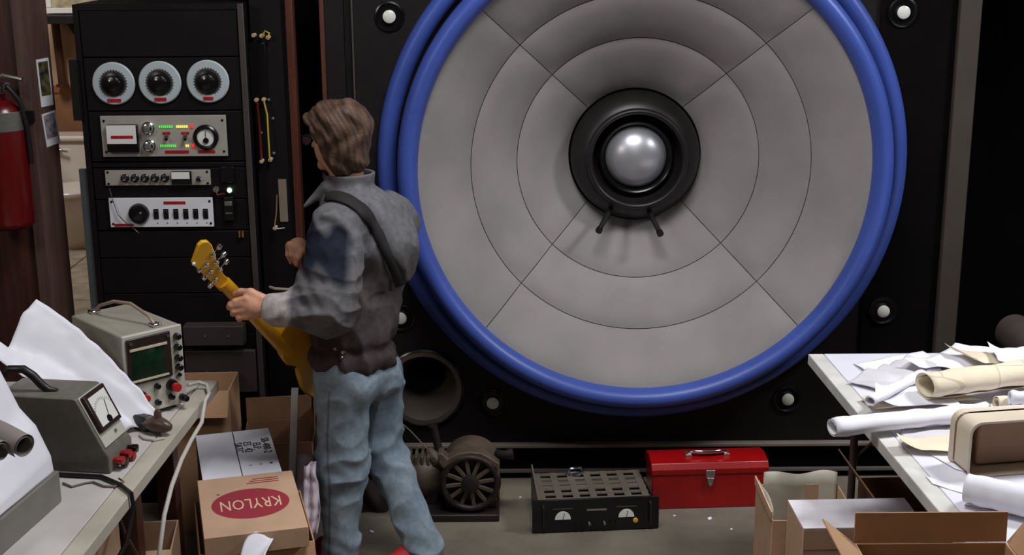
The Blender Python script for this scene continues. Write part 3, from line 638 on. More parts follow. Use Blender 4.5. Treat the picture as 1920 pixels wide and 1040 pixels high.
# black cable over the near bench edge
pts = [PZ(20, 884, .78), PZ(70, 886, .757), PZ(130, 890, .757), PZ(190, 893, .757), PZ(225, 908, .757)]
e1 = PZ(246, 925, .757); pts += [e1, Vector((-1.012, 3.28, .72)), Vector((-1.02, 3.22, .64)), Vector((-1.06, 3.17, .57)), Vector((-1.09, 3.14, .5)), Vector((-1.10, 3.13, .3)), Vector((-1.10, 3.13, .006))]
tag(MB().tube(pts, .0062, 10).build('black_cable', BLACKR, smooth=60), 'black cable looping over the near edge of the grey bench', 'cable')
lp = [PZ(118, 905, .754), PZ(135, 912, .754), PZ(160, 905, .754), PZ(175, 903, .754), PZ(195, 911, .754), PZ(215, 912, .754), PZ(232, 902, .754), PZ(222, 896, .764)]
tag(MB().tube(lp, .003, 8).build('grey_lead', mat('dull_lead', S(120, 110, 104), .5)), 'thin dull lead looping beside the recorder', 'cable')
tag(MB().tube([Vector((-1.075, 3.33, .70)), Vector((-1.065, 3.36, .6)), Vector((-1.03, 3.42, .45)), Vector((-1.015, 3.45, .3)), Vector((-1.02, 3.46, .006))], .004, 8).build('brown_lead', mat('brown_cord', S(80, 56, 44), .5)), 'thin brown lead hanging beneath the bench edge', 'cable')
# ================================================================== cartons
def carton(label, x0, y0, yaw, w_, d_, h_, z=0, m=CARD, top=None, flaps=None, open_=True, cat='box', name='cardboard_box', inner=None, loc=None):
    """(x0,y0): front left lower corner; local x along width, y away; flaps: list of (side, angle, length)"""
    t_ = thing(name, label, cat, (x0, y0, z)); Mc = M4((x0, y0, z), yaw); th = .005
    for nm, b_ in (('front_wall', (0, w_, 0, th, 0, h_)), ('back_wall', (0, w_, d_ - th, d_, 0, h_)), ('side_wall', (0, th, th, d_ - th, 0, h_)), ('side_wall', (w_ - th, w_, th, d_ - th, 0, h_)), ('bottom', (th, w_ - th, th, d_ - th, 0, th))):
        MB(Mc).box(*b_).build(nm, m, t_, bevel=.0015)
    if top:
        for k in (0, 1):
            a_, b_ = (0, w_ / 2 - .0015) if k == 0 else (w_ / 2 + .0015, w_)
            MB(Mc).box(a_, b_, 0, d_, h_ + .0005, h_ + .0055).build('top_flap', top, t_, bevel=.001)
    for (sd_, ang, ln) in (flaps or []):
        if sd_ == 'F': Mq = Mc @ Matrix.Translation((w_ / 2, 0, h_)) @ Matrix.Rotation(R(ang), 4, 'X'); bb = (-w_ / 2, w_ / 2, -th, 0, 0, ln)
        if sd_ == 'B': Mq = Mc @ Matrix.Translation((w_ / 2, d_, h_)) @ Matrix.Rotation(R(-ang), 4, 'X'); bb = (-w_ / 2, w_ / 2, 0, th, 0, ln)
        if sd_ == 'L': Mq = Mc @ Matrix.Translation((0, d_ / 2, h_)) @ Matrix.Rotation(R(-ang), 4, 'Y'); bb = (-th, 0, -d_ / 2, d_ / 2, 0, ln)
        if sd_ == 'R': Mq = Mc @ Matrix.Translation((w_, d_ / 2, h_)) @ Matrix.Rotation(R(ang), 4, 'Y'); bb = (0, th, -d_ / 2, d_ / 2, 0, ln)
        MB(Mq).box(*bb).build('flap', m, t_, bevel=.001)
    return t_, Mc
INK = mat('black_ink', S(58, 54, 62), .7); MAROON = mat('maroon_print', S(158, 48, 62), .7, var=.06); CREAM = mat('cream_print', S(226, 196, 160), .7, var=.05)
# carton with two white flaps
WY = 16.0
t, Mc = carton('cardboard box with white top flaps and stencilled code', -1.034, 4.12, WY, .262, .42, .425, top=mat('white_board', S(226, 224, 234), .7, var=.04), m=CARDD)
for k, s_ in enumerate(('SB-400-2', 'ELP.', 'ES  42', 'SATC')):
    text(s_, .040, Mc @ Matrix.Translation((.235 - k * .032, .25, .4318)) @ Matrix.Rotation(R(-90), 4, 'Z'), INK, t, 'stencil_line')
for k in range(3): text(('81', '5', '2')[k], .014, Mc @ Matrix.Translation((.235 - k * .035, .08, .4318)) @ Matrix.Rotation(R(-90), 4, 'Z'), INK, t, 'stencil_line')
# carton behind it with a raised flap
carton('dark open cardboard box behind the white topped box', -.995, 4.60, 8, .25, .26, .36, m=CARDD, flaps=[('B', 4, .09), ('R', 12, .05)])
carton('tall brown cardboard box in the gap behind the bench corner', -1.285, 4.63, 2, .24, .22, .56, m=CARD, flaps=[('F', 150, .1)])
# carton below and the printed carton on it
t, Mc = carton('open brown cardboard box carrying the box with the maroon oval', -.955, 3.70, 15, .35, .40, .367, m=CARD, flaps=[('F', 158, .12)])
t, Mk = carton('flat brown cardboard box with maroon oval and cream lettering', -.928, 3.665, 15.3, .312, .455, .065, z=.370, m=CARDL)
Mt = Mk @ Matrix.Translation((.156, .2275, .066))
MB(Mk).box(0, .312, 0, .455, .062, .066).build('lid', CARDL, t, bevel=.002)
el = MB(Mt @ Matrix.Translation((0, -.005, .0004)))
el.add([(.122 * math.cos(k * math.pi / 24), .115 * math.sin(k * math.pi / 24), 0) for k in range(48)], [tuple(range(48))]); el.build('oval_print', MAROON, t, smooth=0)
text('KRYLON', .062, Mt @ Matrix.Translation((0, -.005, .0008)) @ Matrix.Rotation(R(180), 4, 'Z') @ Matrix.Diagonal((.80, 1.75, 1, 1)), CREAM, t, 'lettering', .0003)
for k in range(3):
    MB(Mt).box(.0 + k * .01, .105, .150 + k * .016, .156 + k * .016, 0, .0008).build('print_line', MAROON, t)
MB(Mt).box(-.1, -.092, .085, .092, 0, .0006).build('print_spot', INK, t)
# crumpled paper strip in the lower box
s0 = PZ(487, 1000, .42); s1 = PZ(478, 1075, .33)
tag(MB().grid(lambda u, v: Vector((s0.x - .03 + .075 * u - .02 * v, s0.y - .02 - .11 * v, .425 - .045 * v - .03 * v * v + .012 * math.sin(u * 5 + v * 4))), 12, 14).build('paper_strip', PAPER, solid=.0015), 'white paper strip sticking out of the open brown box', 'paper')
# cartons under the bench
carton('brown cardboard box pushed under the grey bench, nearest the dark leg', -1.51, 3.16, 1, .37, .40, .58, m=CARDL, flaps=[('F', 150, .12)])
carton('lit brown cardboard box under the near end of the grey bench', -1.50, 2.76, 0, .37, .34, .46, m=CARDL, flaps=[('R', 10, .05)])
carton('small brown cardboard box wedged beside the bench leg under the cable', -1.19, 3.73, 8, .14, .22, .36, m=CARDL, flaps=[('F', 120, .05)])
# white board and rolled posters behind the printed box
p = PY(551, 732, 4.42); q = Vector((PY(543, 890, 4.36).x - .015, 4.34, 0))
wb = MB(); ax = Vector((p.x, 4.44, p.z)); wb.add([q + Vector((dx_, dy_, 0)) for dx_, dy_ in ((-.012, 0), (.012, 0), (.012, .012), (-.012, .012))] + [ax + Vector((dx_, dy_, 0)) for dx_, dy_ in ((-.012, 0), (.012, 0), (.012, .012), (-.012, .012))], [(3, 2, 1, 0), (4, 5, 6, 7), (0, 1, 5, 4), (1, 2, 6, 5), (2, 3, 7, 6), (3, 0, 4, 7)])
tag(wb.build('white_batten', mat('grey_white_paint', S(196, 196, 192), .5)), 'white painted batten leaning upright behind the printed box', 'batten')
PRN = mat('printed_paper', S(206, 196, 206), .7, col2=S(150, 130, 150), scale=11, bump=.1, bscale=16)
tag(roll((-.765, 4.27, .02), PY(577, 850, 4.42), .034, PRN, 'poster_roll', 2, amp=.010, seed=11), 'rolled printed poster leaning beside the near trouser leg', 'paper')
a_, b_, c_, d_ = PY(568, 872, 4.25), PY(597, 858, 4.27), PY(600, 990, 4.19), PY(578, 1010, 4.17)
def crump(u, v):
    p = a_.lerp(b_, u).lerp(d_.lerp(c_, u), v); return p + Vector((0, -1, 0)) * (.02 * abs(math.sin(u * 5 + v * 3)) + abs(crumple(p, .03, 16, 4))) + Vector((crumple(p, .012, 14, 8), 0, 0))
tag(MB().grid(crump, 18, 26).build('crumpled_sheet', PRN, solid=.001, smooth=40), 'crumpled printed sheet stuffed between the printed box and the leg', 'paper')
# ---- right hand side cartons
t, Mc = carton('open cardboard box with grey wax paper liner standing in it', .800, 3.80, 0, .27, .28, .42, m=CARDL, flaps=[('L', 0, .03)])
LIN = mat('grey_wax_paper', S(196, 190, 174), .45, var=.15, scale=9, bump=.1, bscale=20)
lz = [.0, .012, .02, .006, -.004, .004, .012, .0]
MB().grid(lambda u, v: Vector((.822 + .24 * u, 4.068 - .01 * math.sin(u * 7), .1 + (.365 + .007 * math.sin(u * 9) + .008 * max(0, .3 - u)) * v)), 24, 8).build('wax_liner', LIN, t, solid=.0015)
MB().grid(lambda u, v: Vector((.812 + .006 * math.sin(v * 5), 3.82 + .245 * u, .1 + (.35 + .01 * math.sin(u * 5)) * v)), 10, 8).build('wax_liner', LIN, t, solid=.0015)
t, Mc = carton('closed cardboard box with white dusty top on the right', .845, 3.575, 1.5, .36, .2, .495, m=CARDL)
MB(Mc).box(0, .36, 0, .2, .495, .5).build('top_board', mat('dusty_white_board', S(214, 208, 214), .7, var=.12, scale=12), t, bevel=.001)
MB(Mc).box(.004, .356, -.0012, 0, .43, .4325).build('tape_seam', CARDD, t)
t, Mc = carton('plain cardboard box underneath the big open box', .80, 2.55, 0, .38, .34, .42, m=CARDD, top=CARDD)
t, Mc = carton('big open brown box in the right foreground with flaps raised', .805, 2.56, 0, .36, .33, .36, z=.427, m=CARD, flaps=[('B', 4, .075), ('L', 50, .10), ('R', 35, .12)])
tag(MB(M4((.98, 2.70, .72), 10)).grid(lambda u, v: Vector((-.1 + .2 * u, -.12 + .24 * v, .05 * math.sin(u * 3.1) + .01 * math.sin(v * 9))), 14, 14).build('packing_pad', mat('olive_pad', S(130, 96, 50), .7), solid=.01), 'olive brown packing pad inside the big open box', 'packing')
carton('low cardboard box at the bottom edge beside the liner box', .655, 3.56, -2, .15, .2, .14, m=CARDL, top=CARDL)
carton('dark open cardboard box with one lit flap edge beneath the white bench', 1.19, 3.82, 2, .40, .4, .38, m=CARDD, flaps=[('L', 34, .13), ('R', 14, .06)])
# ================================================================== papers on the right bench
ZT = .7505
PAPERP = mat('printed_cream_paper', S(222, 208, 182), .75, var=.07, scale=6, bump=.08, bscale=14)
nt_ = PAPERP.node_tree; bt = nt_.nodes.new('ShaderNodeTexBrick'); bt.inputs['Scale'].default_value = 2.6; bt.inputs['Mortar Size'].default_value = .008; bt.inputs['Color1'].default_value = bt.inputs['Color2'].default_value = (1, 1, 1, 1); bt.inputs['Mortar'].default_value = (.45, .43, .42, 1)
mx_n = nt_.nodes.new('ShaderNodeMixRGB'); mx_n.blend_type = 'MULTIPLY'; mx_n.inputs[0].default_value = .45
nt_.links.new([n for n in nt_.nodes if n.type == 'TEX_COORD'][0].outputs['Object'], bt.inputs['Vector'])
nt_.links.new([n for n in nt_.nodes if n.type == 'VALTORGB'][0].outputs[0], mx_n.inputs[1]); nt_.links.new(bt.outputs['Color'], mx_n.inputs[2]); nt_.links.new(mx_n.outputs[0], nt_.nodes['Principled BSDF'].inputs['Base Color'])
def sheet(name, label, corners, m, amp=.01, z=ZT, seed=0, curl=(0, 0), n=18, sc=6):
    a_, b_, c_, d_ = [PZ(x, y, z) for x, y in corners]     # upper left, upper right, lower right, lower left in the photo
    def f(u, v):
        p = (a_.lerp(b_, u)).lerp(d_.lerp(c_, u), v)
        k = abs(noise.noise(Vector((p.x * sc + seed, p.y * sc, seed)))) * amp * 2 + .001
        k += curl[0] * max(0, u - .7) ** 2 * 11 + curl[1] * max(0, .3 - u) ** 2 * 11
        return Vector((p.x, p.y, z + k))
    return tag(MB().grid(f, n, n).build(name, m, solid=.0008, smooth=50), label, 'paper', 'papers on the white bench')
sheet('paper_sheet', 'flat white sheet at the far left corner of the paper pile', [(1600, 683), (1730, 660), (1770, 690), (1640, 712)], PAPER, .008, seed=1)
sheet('paper_sheet', 'rumpled translucent sheet in the middle of the paper pile', [(1590, 716), (1700, 672), (1790, 700), (1680, 740)], PAPERT, .018, ZT + .008, 2, n=26, sc=9)
sheet('paper_sheet', 'large white sheet curling up behind the cream roll', [(1690, 690), (1790, 655), (1960, 680), (1900, 730)], PAPER, .02, ZT + .02, 3, (.02, .01))
sheet('paper_sheet', 'buff sheet edge poking up at the far end of the pile', [(1770, 655), (1850, 662), (1900, 690), (1830, 685)], PAPERY, .012, ZT + .04, 4, (0, .02))
sheet('paper_sheet', 'bright white sheet standing highest at the far right', [(1850, 655), (1960, 650), (1980, 690), (1870, 690)], PAPER, .02, ZT + .05, 5, (.0, .02))
sheet('paper_sheet', 'white drawing under the cream roll with curled left corner', [(1640, 735), (1760, 690), (1800, 760), (1640, 762)], PAPER, .012, ZT + .02, 6, (0, .03))
sheet('paper_sheet', 'long buff sheet lying under the white drawing', [(1612, 745), (1740, 722), (1840, 752), (1640, 768)], PAPERY, .006, ZT + .012, 7)
sheet('paper_sheet', 'grey drawing lying under the foreground blueprint roll', [(1690, 808), (1810, 795), (1830, 838), (1690, 838)], PAPERT, .012, ZT + .004, 8)
sheet('paper_sheet', 'cream sheet with dark fold beneath the foreground blueprint roll', [(1680, 826), (1800, 818), (1830, 850), (1690, 842)], PAPERY, .008, ZT + .016, 9, (0, .02))
sheet('paper_sheet', 'flat white sheet beside the beige tray', [(1720, 838), (1800, 832), (1810, 885), (1790, 880)], PAPER, .003, ZT, 10)
sheet('paper_sheet', 'torn white slip lying on the bare bench top', [(1735, 893), (1808, 916), (1808, 926), (1748, 908)], PAPER, .003, ZT, 12)
def troll(label, x0, y0, x1, y1, z, r, m, **k): return tag(roll(PZ(x0, y0, z), PZ(x1, y1, z), r, m, 'paper_roll', **k), label, 'paper', 'paper rolls on the white bench')
troll('white blueprint roll jutting out over the bench edge', 1560, 800, 1850, 770, .788, .035, PAPER, turns=2.2, squash=.75, amp=.011, seed=21, rot=.6)
troll('thick cream drawing roll, largest on the bench', 1735, 722, 1990, 690, .825, .055, PAPERP, turns=2.4, squash=.75, amp=.010, seed=22, rot=2.6)
troll('small white roll with curled end beside the cream roll', 1632, 752, 1730, 700, .80, .02, PAPER, turns=1.7, squash=.8, amp=.006, seed=23)
troll('smooth white paper roll in front of the beige tray', 1812, 915, 1990, 955, .794, .042, PAPER, turns=2.6, amp=.003, seed=24, rot=1.2)
troll('short buff tube with square open end behind the beige tray', 1868, 757, 1960, 752, .82, .024, PAPERY, turns=1.8, amp=.003, seed=25)
troll('small white roll at the right edge above the beige tray', 1893, 745, 1990, 748, .85, .022, PAPER, turns=1.8, amp=.004, seed=26)
# beige tray standing on its side, open towards the camera
q0 = PZ(1812, 897, .75); tw, thh, td = .34, .158, .11
t = thing('beige_tray', 'beige open tray standing on its side with rounded corners', 'tray', (q0.x + tw / 2, q0.y + .1, .75))
def rrect(w_, h_, r_, n=7):
    pts = []
    for (cx_, cz_, a0) in ((w_ - r_, h_ - r_, 0), (r_, h_ - r_, 90), (r_, r_ * .5, 180), (w_ - r_, r_ * .5, 270)):
        rr = r_ if cz_ > r_ else r_ * .5
        for k in range(n + 1):
            a_ = R(a0 + 90 * k / n); xx = cx_ if rr == r_ else (rr if a0 == 180 else w_ - rr)
            pts.append((xx + rr * math.cos(a_), cz_ + rr * math.sin(a_)))
    return pts
out = rrect(tw, thh, .035); inn = [(.007 + x * (tw - .014) / tw, .005 + z * (thh - .011) / thh) for x, z in out]
g_ = MB(M4((q0.x, q0.y, .7515), 9)); n_ = len(out)
vs = [(x, y, z) for (lp_, y) in ((out, 0), (inn, 0), (inn, td - .012), (out, td)) for x, z in lp_]
fs = []
for k in range(3):
    for i in range(n_): fs.append((k * n_ + i, k * n_ + (i + 1) % n_, (k + 1) * n_ + (i + 1) % n_, (k + 1) * n_ + i))
fs.append(tuple(range(3 * n_, 4 * n_))); g_.add(vs, fs)
g_.build('tray_shell', BEIGE, t, smooth=40)
TB = mat('brown_lining', S(140, 104, 76), .6, var=.08)
MB(M4((q0.x, q0.y, .7515), 9)).prism(inn, td - .024, td - .013, 'XZ').build('tray_floor', TB, t)
MB(M4((q0.x, q0.y, .7515), 9)).prism([(x * .86 + .05, z * .9 + .004) for x, z in inn], td - .05, td - .025, 'XZ').build('tray_insert', TB, t, bevel=.006)
# ================================================================== pulley motor on the floor
OLD = mat('old_grey_iron', S(92, 79, 66), .55, .2, var=.25, scale=14, bump=.15, bscale=60)
OLDD = mat('dark_oily_iron', S(42, 34, 31), .5, .3, var=.25, scale=14, bump=.15, bscale=60)
mx, my = -.19, 4.74
t = thing('pulley_motor', 'old electric motor with spoked fan wheel on a dark base', 'motor', (mx, my, 0))
MB().box(-.40, -.055, 4.70, 4.98, .0, .03).build('base_plate', OLDD, t, bevel=.005)
wc = Vector((-.165, 4.73, .152))
ringp = lambda r_, a_, b_, y: [(r_ + a_ * math.cos(2 * math.pi * k / 14), b_ * math.sin(2 * math.pi * k / 14)) for k in range(15)]
MB().lathe(ringp(.104, .014, .02, 0), wc, (0, -1, 0), 48, cap=False).build('wheel_rim', OLDD, t, smooth=60)
MB().lathe([(0, .0), (.03, .0), (.034, .012), (.034, .03), (.022, .036), (0, .036)], wc, (0, -1, 0), 24, cap=False).build('wheel_hub', OLDD, t)
for k in range(12):
    a_ = R(30 * k + 8); c_, s_ = math.cos(a_), math.sin(a_)
    MB(Matrix.Translation(wc) @ Matrix.Rotation(-a_, 4, 'Y')).box(.028, .097, -.012, .0, -.0075, .0075).build('spoke', OLD, t, bevel=.002)
MB().lathe([(0, 0), (.088, .0), (.09, .004), (.09, .016), (0, .018)], wc + Vector((0, .03, 0)), (0, -1, 0), 40, cap=False).build('wheel_shield', mat('oily_black', S(22, 18, 17), .5), t)
MB().lathe([(.0, 0), (.10, 0), (.112, .02), (.112, .17), (.095, .19), (0, .195)], wc + Vector((0, .035, 0)), (0, 1, 0), 40, cap=False).build('motor_drum', OLD, t, smooth=40)
hs = [(-.118, .085), (-.122, .12), (-.105, .125), (-.085, .10), (-.045, .122), (0, .13), (.045, .124), (.085, .10), (.112, .08), (.112, -.06), (.105, -.06), (.10, .06), (.07, .085), (0, .10), (-.07, .085), (-.1, .06)]
MB(Matrix.Translation(wc)).prism([(x, z) for x, z in hs], -.015, .05, 'XZ').build('top_shroud', OLD, t, bevel=.006)
MB().box(wc.x - .1, wc.x + .1, 4.76, 4.92, .03, .07).build('motor_foot', OLDD, t, bevel=.004)
p = PY(945, 852, 4.76)
MB().tube([Vector((wc.x + .1, 4.78, p.z)), p, p + Vector((.035, 0, .005))], [.014, .017, .024], 14).build('shaft_knob', OLDD, t, smooth=60)
# second housing on the left
hc = Vector((-.345, 4.86, .13))
MB().lathe([(0, -.07), (.06, -.07), (.078, -.055), (.085, -.02), (.085, .05), (.07, .08), (0, .085)], hc, (1, .3, 0), 32, cap=False).build('gear_housing', OLD, t, smooth=50)
MB().box(hc.x - .07, hc.x + .05, 4.80, 4.92, .03, .08).build('housing_foot', OLDD, t, bevel=.004)
for k in range(5):
    MB().box(hc.x - .062 + k * .024, hc.x - .05 + k * .024, 4.80, 4.90, hc.z + .06, hc.z + .098).build('cooling_fin', OLD, t, bevel=.003)
MB().tube([PY(812, 798, 4.86), PY(817, 820, 4.86), PY(825, 850, 4.85), PY(832, 868, 4.84)], [.017, .016, .016, .018], 14).build('standpipe', OLDD, t, smooth=60)
MB().tube([PY(806, 845, 4.86), PY(818, 862, 4.82), PY(838, 872, 4.8)], [.02, .024, .02], 14).build('pipe_elbow', OLD, t, smooth=60)
tag(MB().tube([PY(738, 780, 5.06), PY(770, 808, 5.0), PY(800, 840, 4.93), PY(808, 862, 4.93)], .003, 8).build('thin_wire', mat('grey_wire', S(110, 98, 88), .5)), 'thin grey wire running down from the round port to the motor', 'wire')
# dark canvas bag behind the legs
bgx = PZ(718, 955, 0); bgx.x -= .05
def bag(u, v):
    a_ = u * 2 * math.pi; h_ = v * .16; r_ = .072 * (1 - .45 * v * v) + .012 * math.sin(a_ * 5 + v * 6)
    return Vector((bgx.x + r_ * 1.25 * math.cos(a_), 4.86 + r_ * math.sin(a_), h_))
t = thing('canvas_bag', 'dark slumped canvas bag on the floor behind the legs', 'bag', (bgx.x, 4.86, 0))
MB().grid(bag, 36, 12).build('bag_body', mat('dark_canvas', S(38, 28, 24), .9, var=.2, bump=.1), t, smooth=60)
MB().tube([(bgx.x - .05, 4.8, .15), (bgx.x - .02, 4.79, .2), (bgx.x + .03, 4.8, .19), (bgx.x + .05, 4.83, .14)], .009, 8).build('bag_strap', mat('bone_leather', S(120, 104, 82), .6), t)
# ================================================================== power amplifier on the floor
az = PZ(998, 1000, 0); bz = PZ(1235, 990, 0); ayaw = math.degrees(math.atan2(bz.y - az.y, bz.x - az.x))
Ma = M4((az.x, az.y, .0), ayaw); aw = .479; ah = .142
t = thing('power_amplifier', 'black rack amplifier with two half moon meters on the floor', 'amplifier', (az.x + .24, az.y + .12, 0))
MB(Ma).box(0, aw, -.004, .004, .004, ah - .008).build('front_panel', BLACKG, t, bevel=.001)
AMPT = mat('amp_grey', S(96, 88, 78), .55, var=.12, scale=12)
MB(Ma).box(.03, aw - .03, .004, .26, .004, .024).build('chassis', AMPT, t, bevel=.002)
for x in (.022, aw - .03): MB(Ma).prism([(.004, .004), (.27, .004), (.27, .165 if x < .1 else .12), (.004, .132)], x, x + .006, 'YZ').build('side_panel', AMPT if x < .1 else BLACKG, t)
# ventilated top: bars left standing between slots
zt_ = .122
for j in range(6):
    y = .012 + j * .047; MB(Ma).box(.028, aw - .03, y, y + .022, zt_, zt_ + .004).build('top_bar', AMPT, t)
for i in range(7):
    x = .028 + i * .0653; MB(Ma).box(x, min(x + .026, aw - .03), .012, .269, zt_ + .0042, zt_ + .0055).build('top_rib', AMPT, t)
MB(Ma).box(.028, aw - .03, .012, .262, .06, .064).build('inner_deck', OLDD, t)
for xc in (.115, .355):
    o = MB(Ma).prism([(xc + .03 * math.cos(R(180 * k / 16)), .055 + .032 * math.sin(R(180 * k / 16))) for k in range(17)], -.0065, -.004, 'XZ').build('half_moon_meter', METERF, t)
    MB(Ma).tube([(xc, -.0075, .056), (xc + .006, -.0075, .08)], .0008, 6).build('needle', BLACKG, o)
    o2 = MB(Ma).box(xc - .038, xc + .038, -.0055, -.004, .096, .099).build('panel_print', mat('dim_print', S(80, 70, 62), .5), t)
MB(Ma).box(.205, .28, -.0065, -.004, .086, .092).build('name_strip', mat('silver_strip', S(150, 140, 124), .4, .5), t)
for xc in (.165, .188, .213, .27, .295, .315):
    MB(Ma).tube([(xc, -.004, .04), (xc + .002, -.018, .034)], [.0035, .005], 8).build('toggle', STEEL if xc in (.213, .27) else BLACKG, t)
MB(Ma).lathe([(.010, 0), (.009, .005), (0, .007)], (.39, -.004, .04), (0, -1, 0), 16, cap=False).build('amber_jewel', mat('amber_lens', S(220, 160, 60), .3), t)
for xc in (.04, aw - .035): MB(Ma).tube([(xc, -.004, .115), (xc, -.022, .11), (xc, -.022, .03), (xc, -.004, .025)], .0035, 8).build('rack_handle', OLDD, t)
MB(Ma).lathe([(0, 0), (.03, 0), (.028, .01), (0, .014)], (.19, .25, zt_ + .006), (0, 0, 1), 20, cap=False).tube([(.16, .25, .135), (.175, .25, .15), (.215, .255, .152), (.225, .255, .138)], .006, 8).build('metal_clip', CHROME, t)
# ================================================================== red toolbox
az = PZ(1222, 955, 0); bz = PZ(1432, 949, 0); ty = math.degrees(math.atan2(bz.y - az.y, bz.x - az.x))
Mt = M4((az.x, az.y, 0), ty); tw = .452; td = .165; bh = .165; lh = .03
t = thing('toolbox', 'bright red metal toolbox with steel latch and handle', 'toolbox', (az.x + tw / 2, az.y + td / 2, 0))
MB(Mt).box(0, tw, 0, td, 0, bh - .002).build('tool_case', RED, t, bevel=.004)
MB(Mt).prism([(-.004, bh - .022), (-.004, bh), (.012, bh + .022), (td * .5, bh + .034), (td - .012, bh + .022), (td + .004, bh), (td + .004, bh - .022)], -.004, tw + .004, 'YZ').build('lid', RED, t, bevel=.003)
o = MB(Mt).box(tw / 2 - .018, tw / 2 + .018, -.008, -.004, bh - .035, bh - .004).build('latch', STEEL, t, bevel=.002)
MB(Mt).prism([(tw / 2 - .014, bh - .035), (tw / 2 + .014, bh - .035), (tw / 2 + .007, bh - .066), (tw / 2 - .007, bh - .066)], -.012, -.005, 'XZ').build('latch_tongue', STEEL, o, bevel=.002)
MB(Mt).lathe([(.006, 0), (.005, .004), (0, .005)], (tw / 2, -.01, bh - .062), (0, -1, 0), 10, cap=False).build('latch_stud', CHROME, o)
hzz = bh + .036; hx = tw / 2
o = MB(Mt).tube([(hx - .075, td * .42, hzz + .004), (hx - .055, td * .36, hzz + .014), (hx - .02, td * .34, hzz + .012), (hx + .02, td * .34, hzz + .012), (hx + .055, td * .36, hzz + .014), (hx + .075, td * .42, hzz + .004)], [.006, .0065, .0085, .0085, .0065, .006], 12).build('carry_handle', CHROME, t, smooth=60)
for sx_ in (-1, 1): MB(Mt).box(hx + sx_ * .075 - .012, hx + sx_ * .075 + .012, td * .33, td * .55, hzz - .012, hzz + .002).build('handle_plate', STEEL, o, bevel=.002)
# scraps on the floor
for (x, y, s_) in ((697, 997, 1), (1330, 972, 1.2), (1372, 992, .6), (975, 932, .5), (1265, 967, .5)):
    p = PZ(x, y, .001); a_ = rnd(0, 6)
    tag(MB(M4((p.x, p.y, .001), a_ * 57)).prism([(-.012 * s_, -.005), (.004, -.008 * s_), (.014 * s_, .002), (0, .007 * s_)], 0, .002).build('paper_scrap', PAPER), {697: 'small white paper scrap on the floor between the shoes', 1330: 'white scrap on the floor in front of the red toolbox', 1372: 'tiny white scrap right of the scrap by the toolbox', 975: 'tiny white scrap on the floor left of the amplifier', 1265: 'tiny white scrap beside the amplifier right end'}[x], 'scrap', 'scraps on the floor')
# ================================================================== sculpting with distance fields (numpy) for the person
def V(p): return np.array([p[0], p[1], p[2]], dtype=np.float64)
def rc(p, a, b, ra, rb):
    """tapered capsule"""
    a, b = V(a), V(b); ba = b - a; L2 = ba @ ba
    h = np.clip(((p - a) @ ba) / L2, 0, 1)
    return np.linalg.norm(p - a - h[:, None] * ba, axis=1) - (ra + (rb - ra) * h)
def ell(p, c, r, ax=None):
    q = p - V(c)
    if ax is not None: q = q @ np.array([V(a) for a in ax]).T
    r = np.array(r); k0 = np.linalg.norm(q / r, axis=1); k1 = np.linalg.norm(q / (r * r), axis=1) + 1e-9
    return k0 * (k0 - 1) / k1
def smin(a, b, k): 
    h = np.clip(.5 + .5 * (b - a) / k, 0, 1); return b + (a - b) * h - k * h * (1 - h)
def smax(a, b, k): return -smin(-a, -b, k)
def union(ds, k):
    d = ds[0]
    for e in ds[1:]: d = smin(d, e, k)
    return d
def folds(p, f, seed=0):
    x, y, z = p[:, 0] * f, p[:, 1] * f, p[:, 2] * f
    w_ = np.sin(x * 1.3 + 2 * np.sin(z * .9 + seed) + seed) + np.sin(z * 1.7 + y * 1.1 + 1.8 * np.sin(x * .8 + y * .7 + seed * 2)) + .7 * np.sin(y * 1.9 - z * 1.2 + 2 * np.sin(x * 1.1 + seed))
    return 1 - np.abs(w_) / 1.6
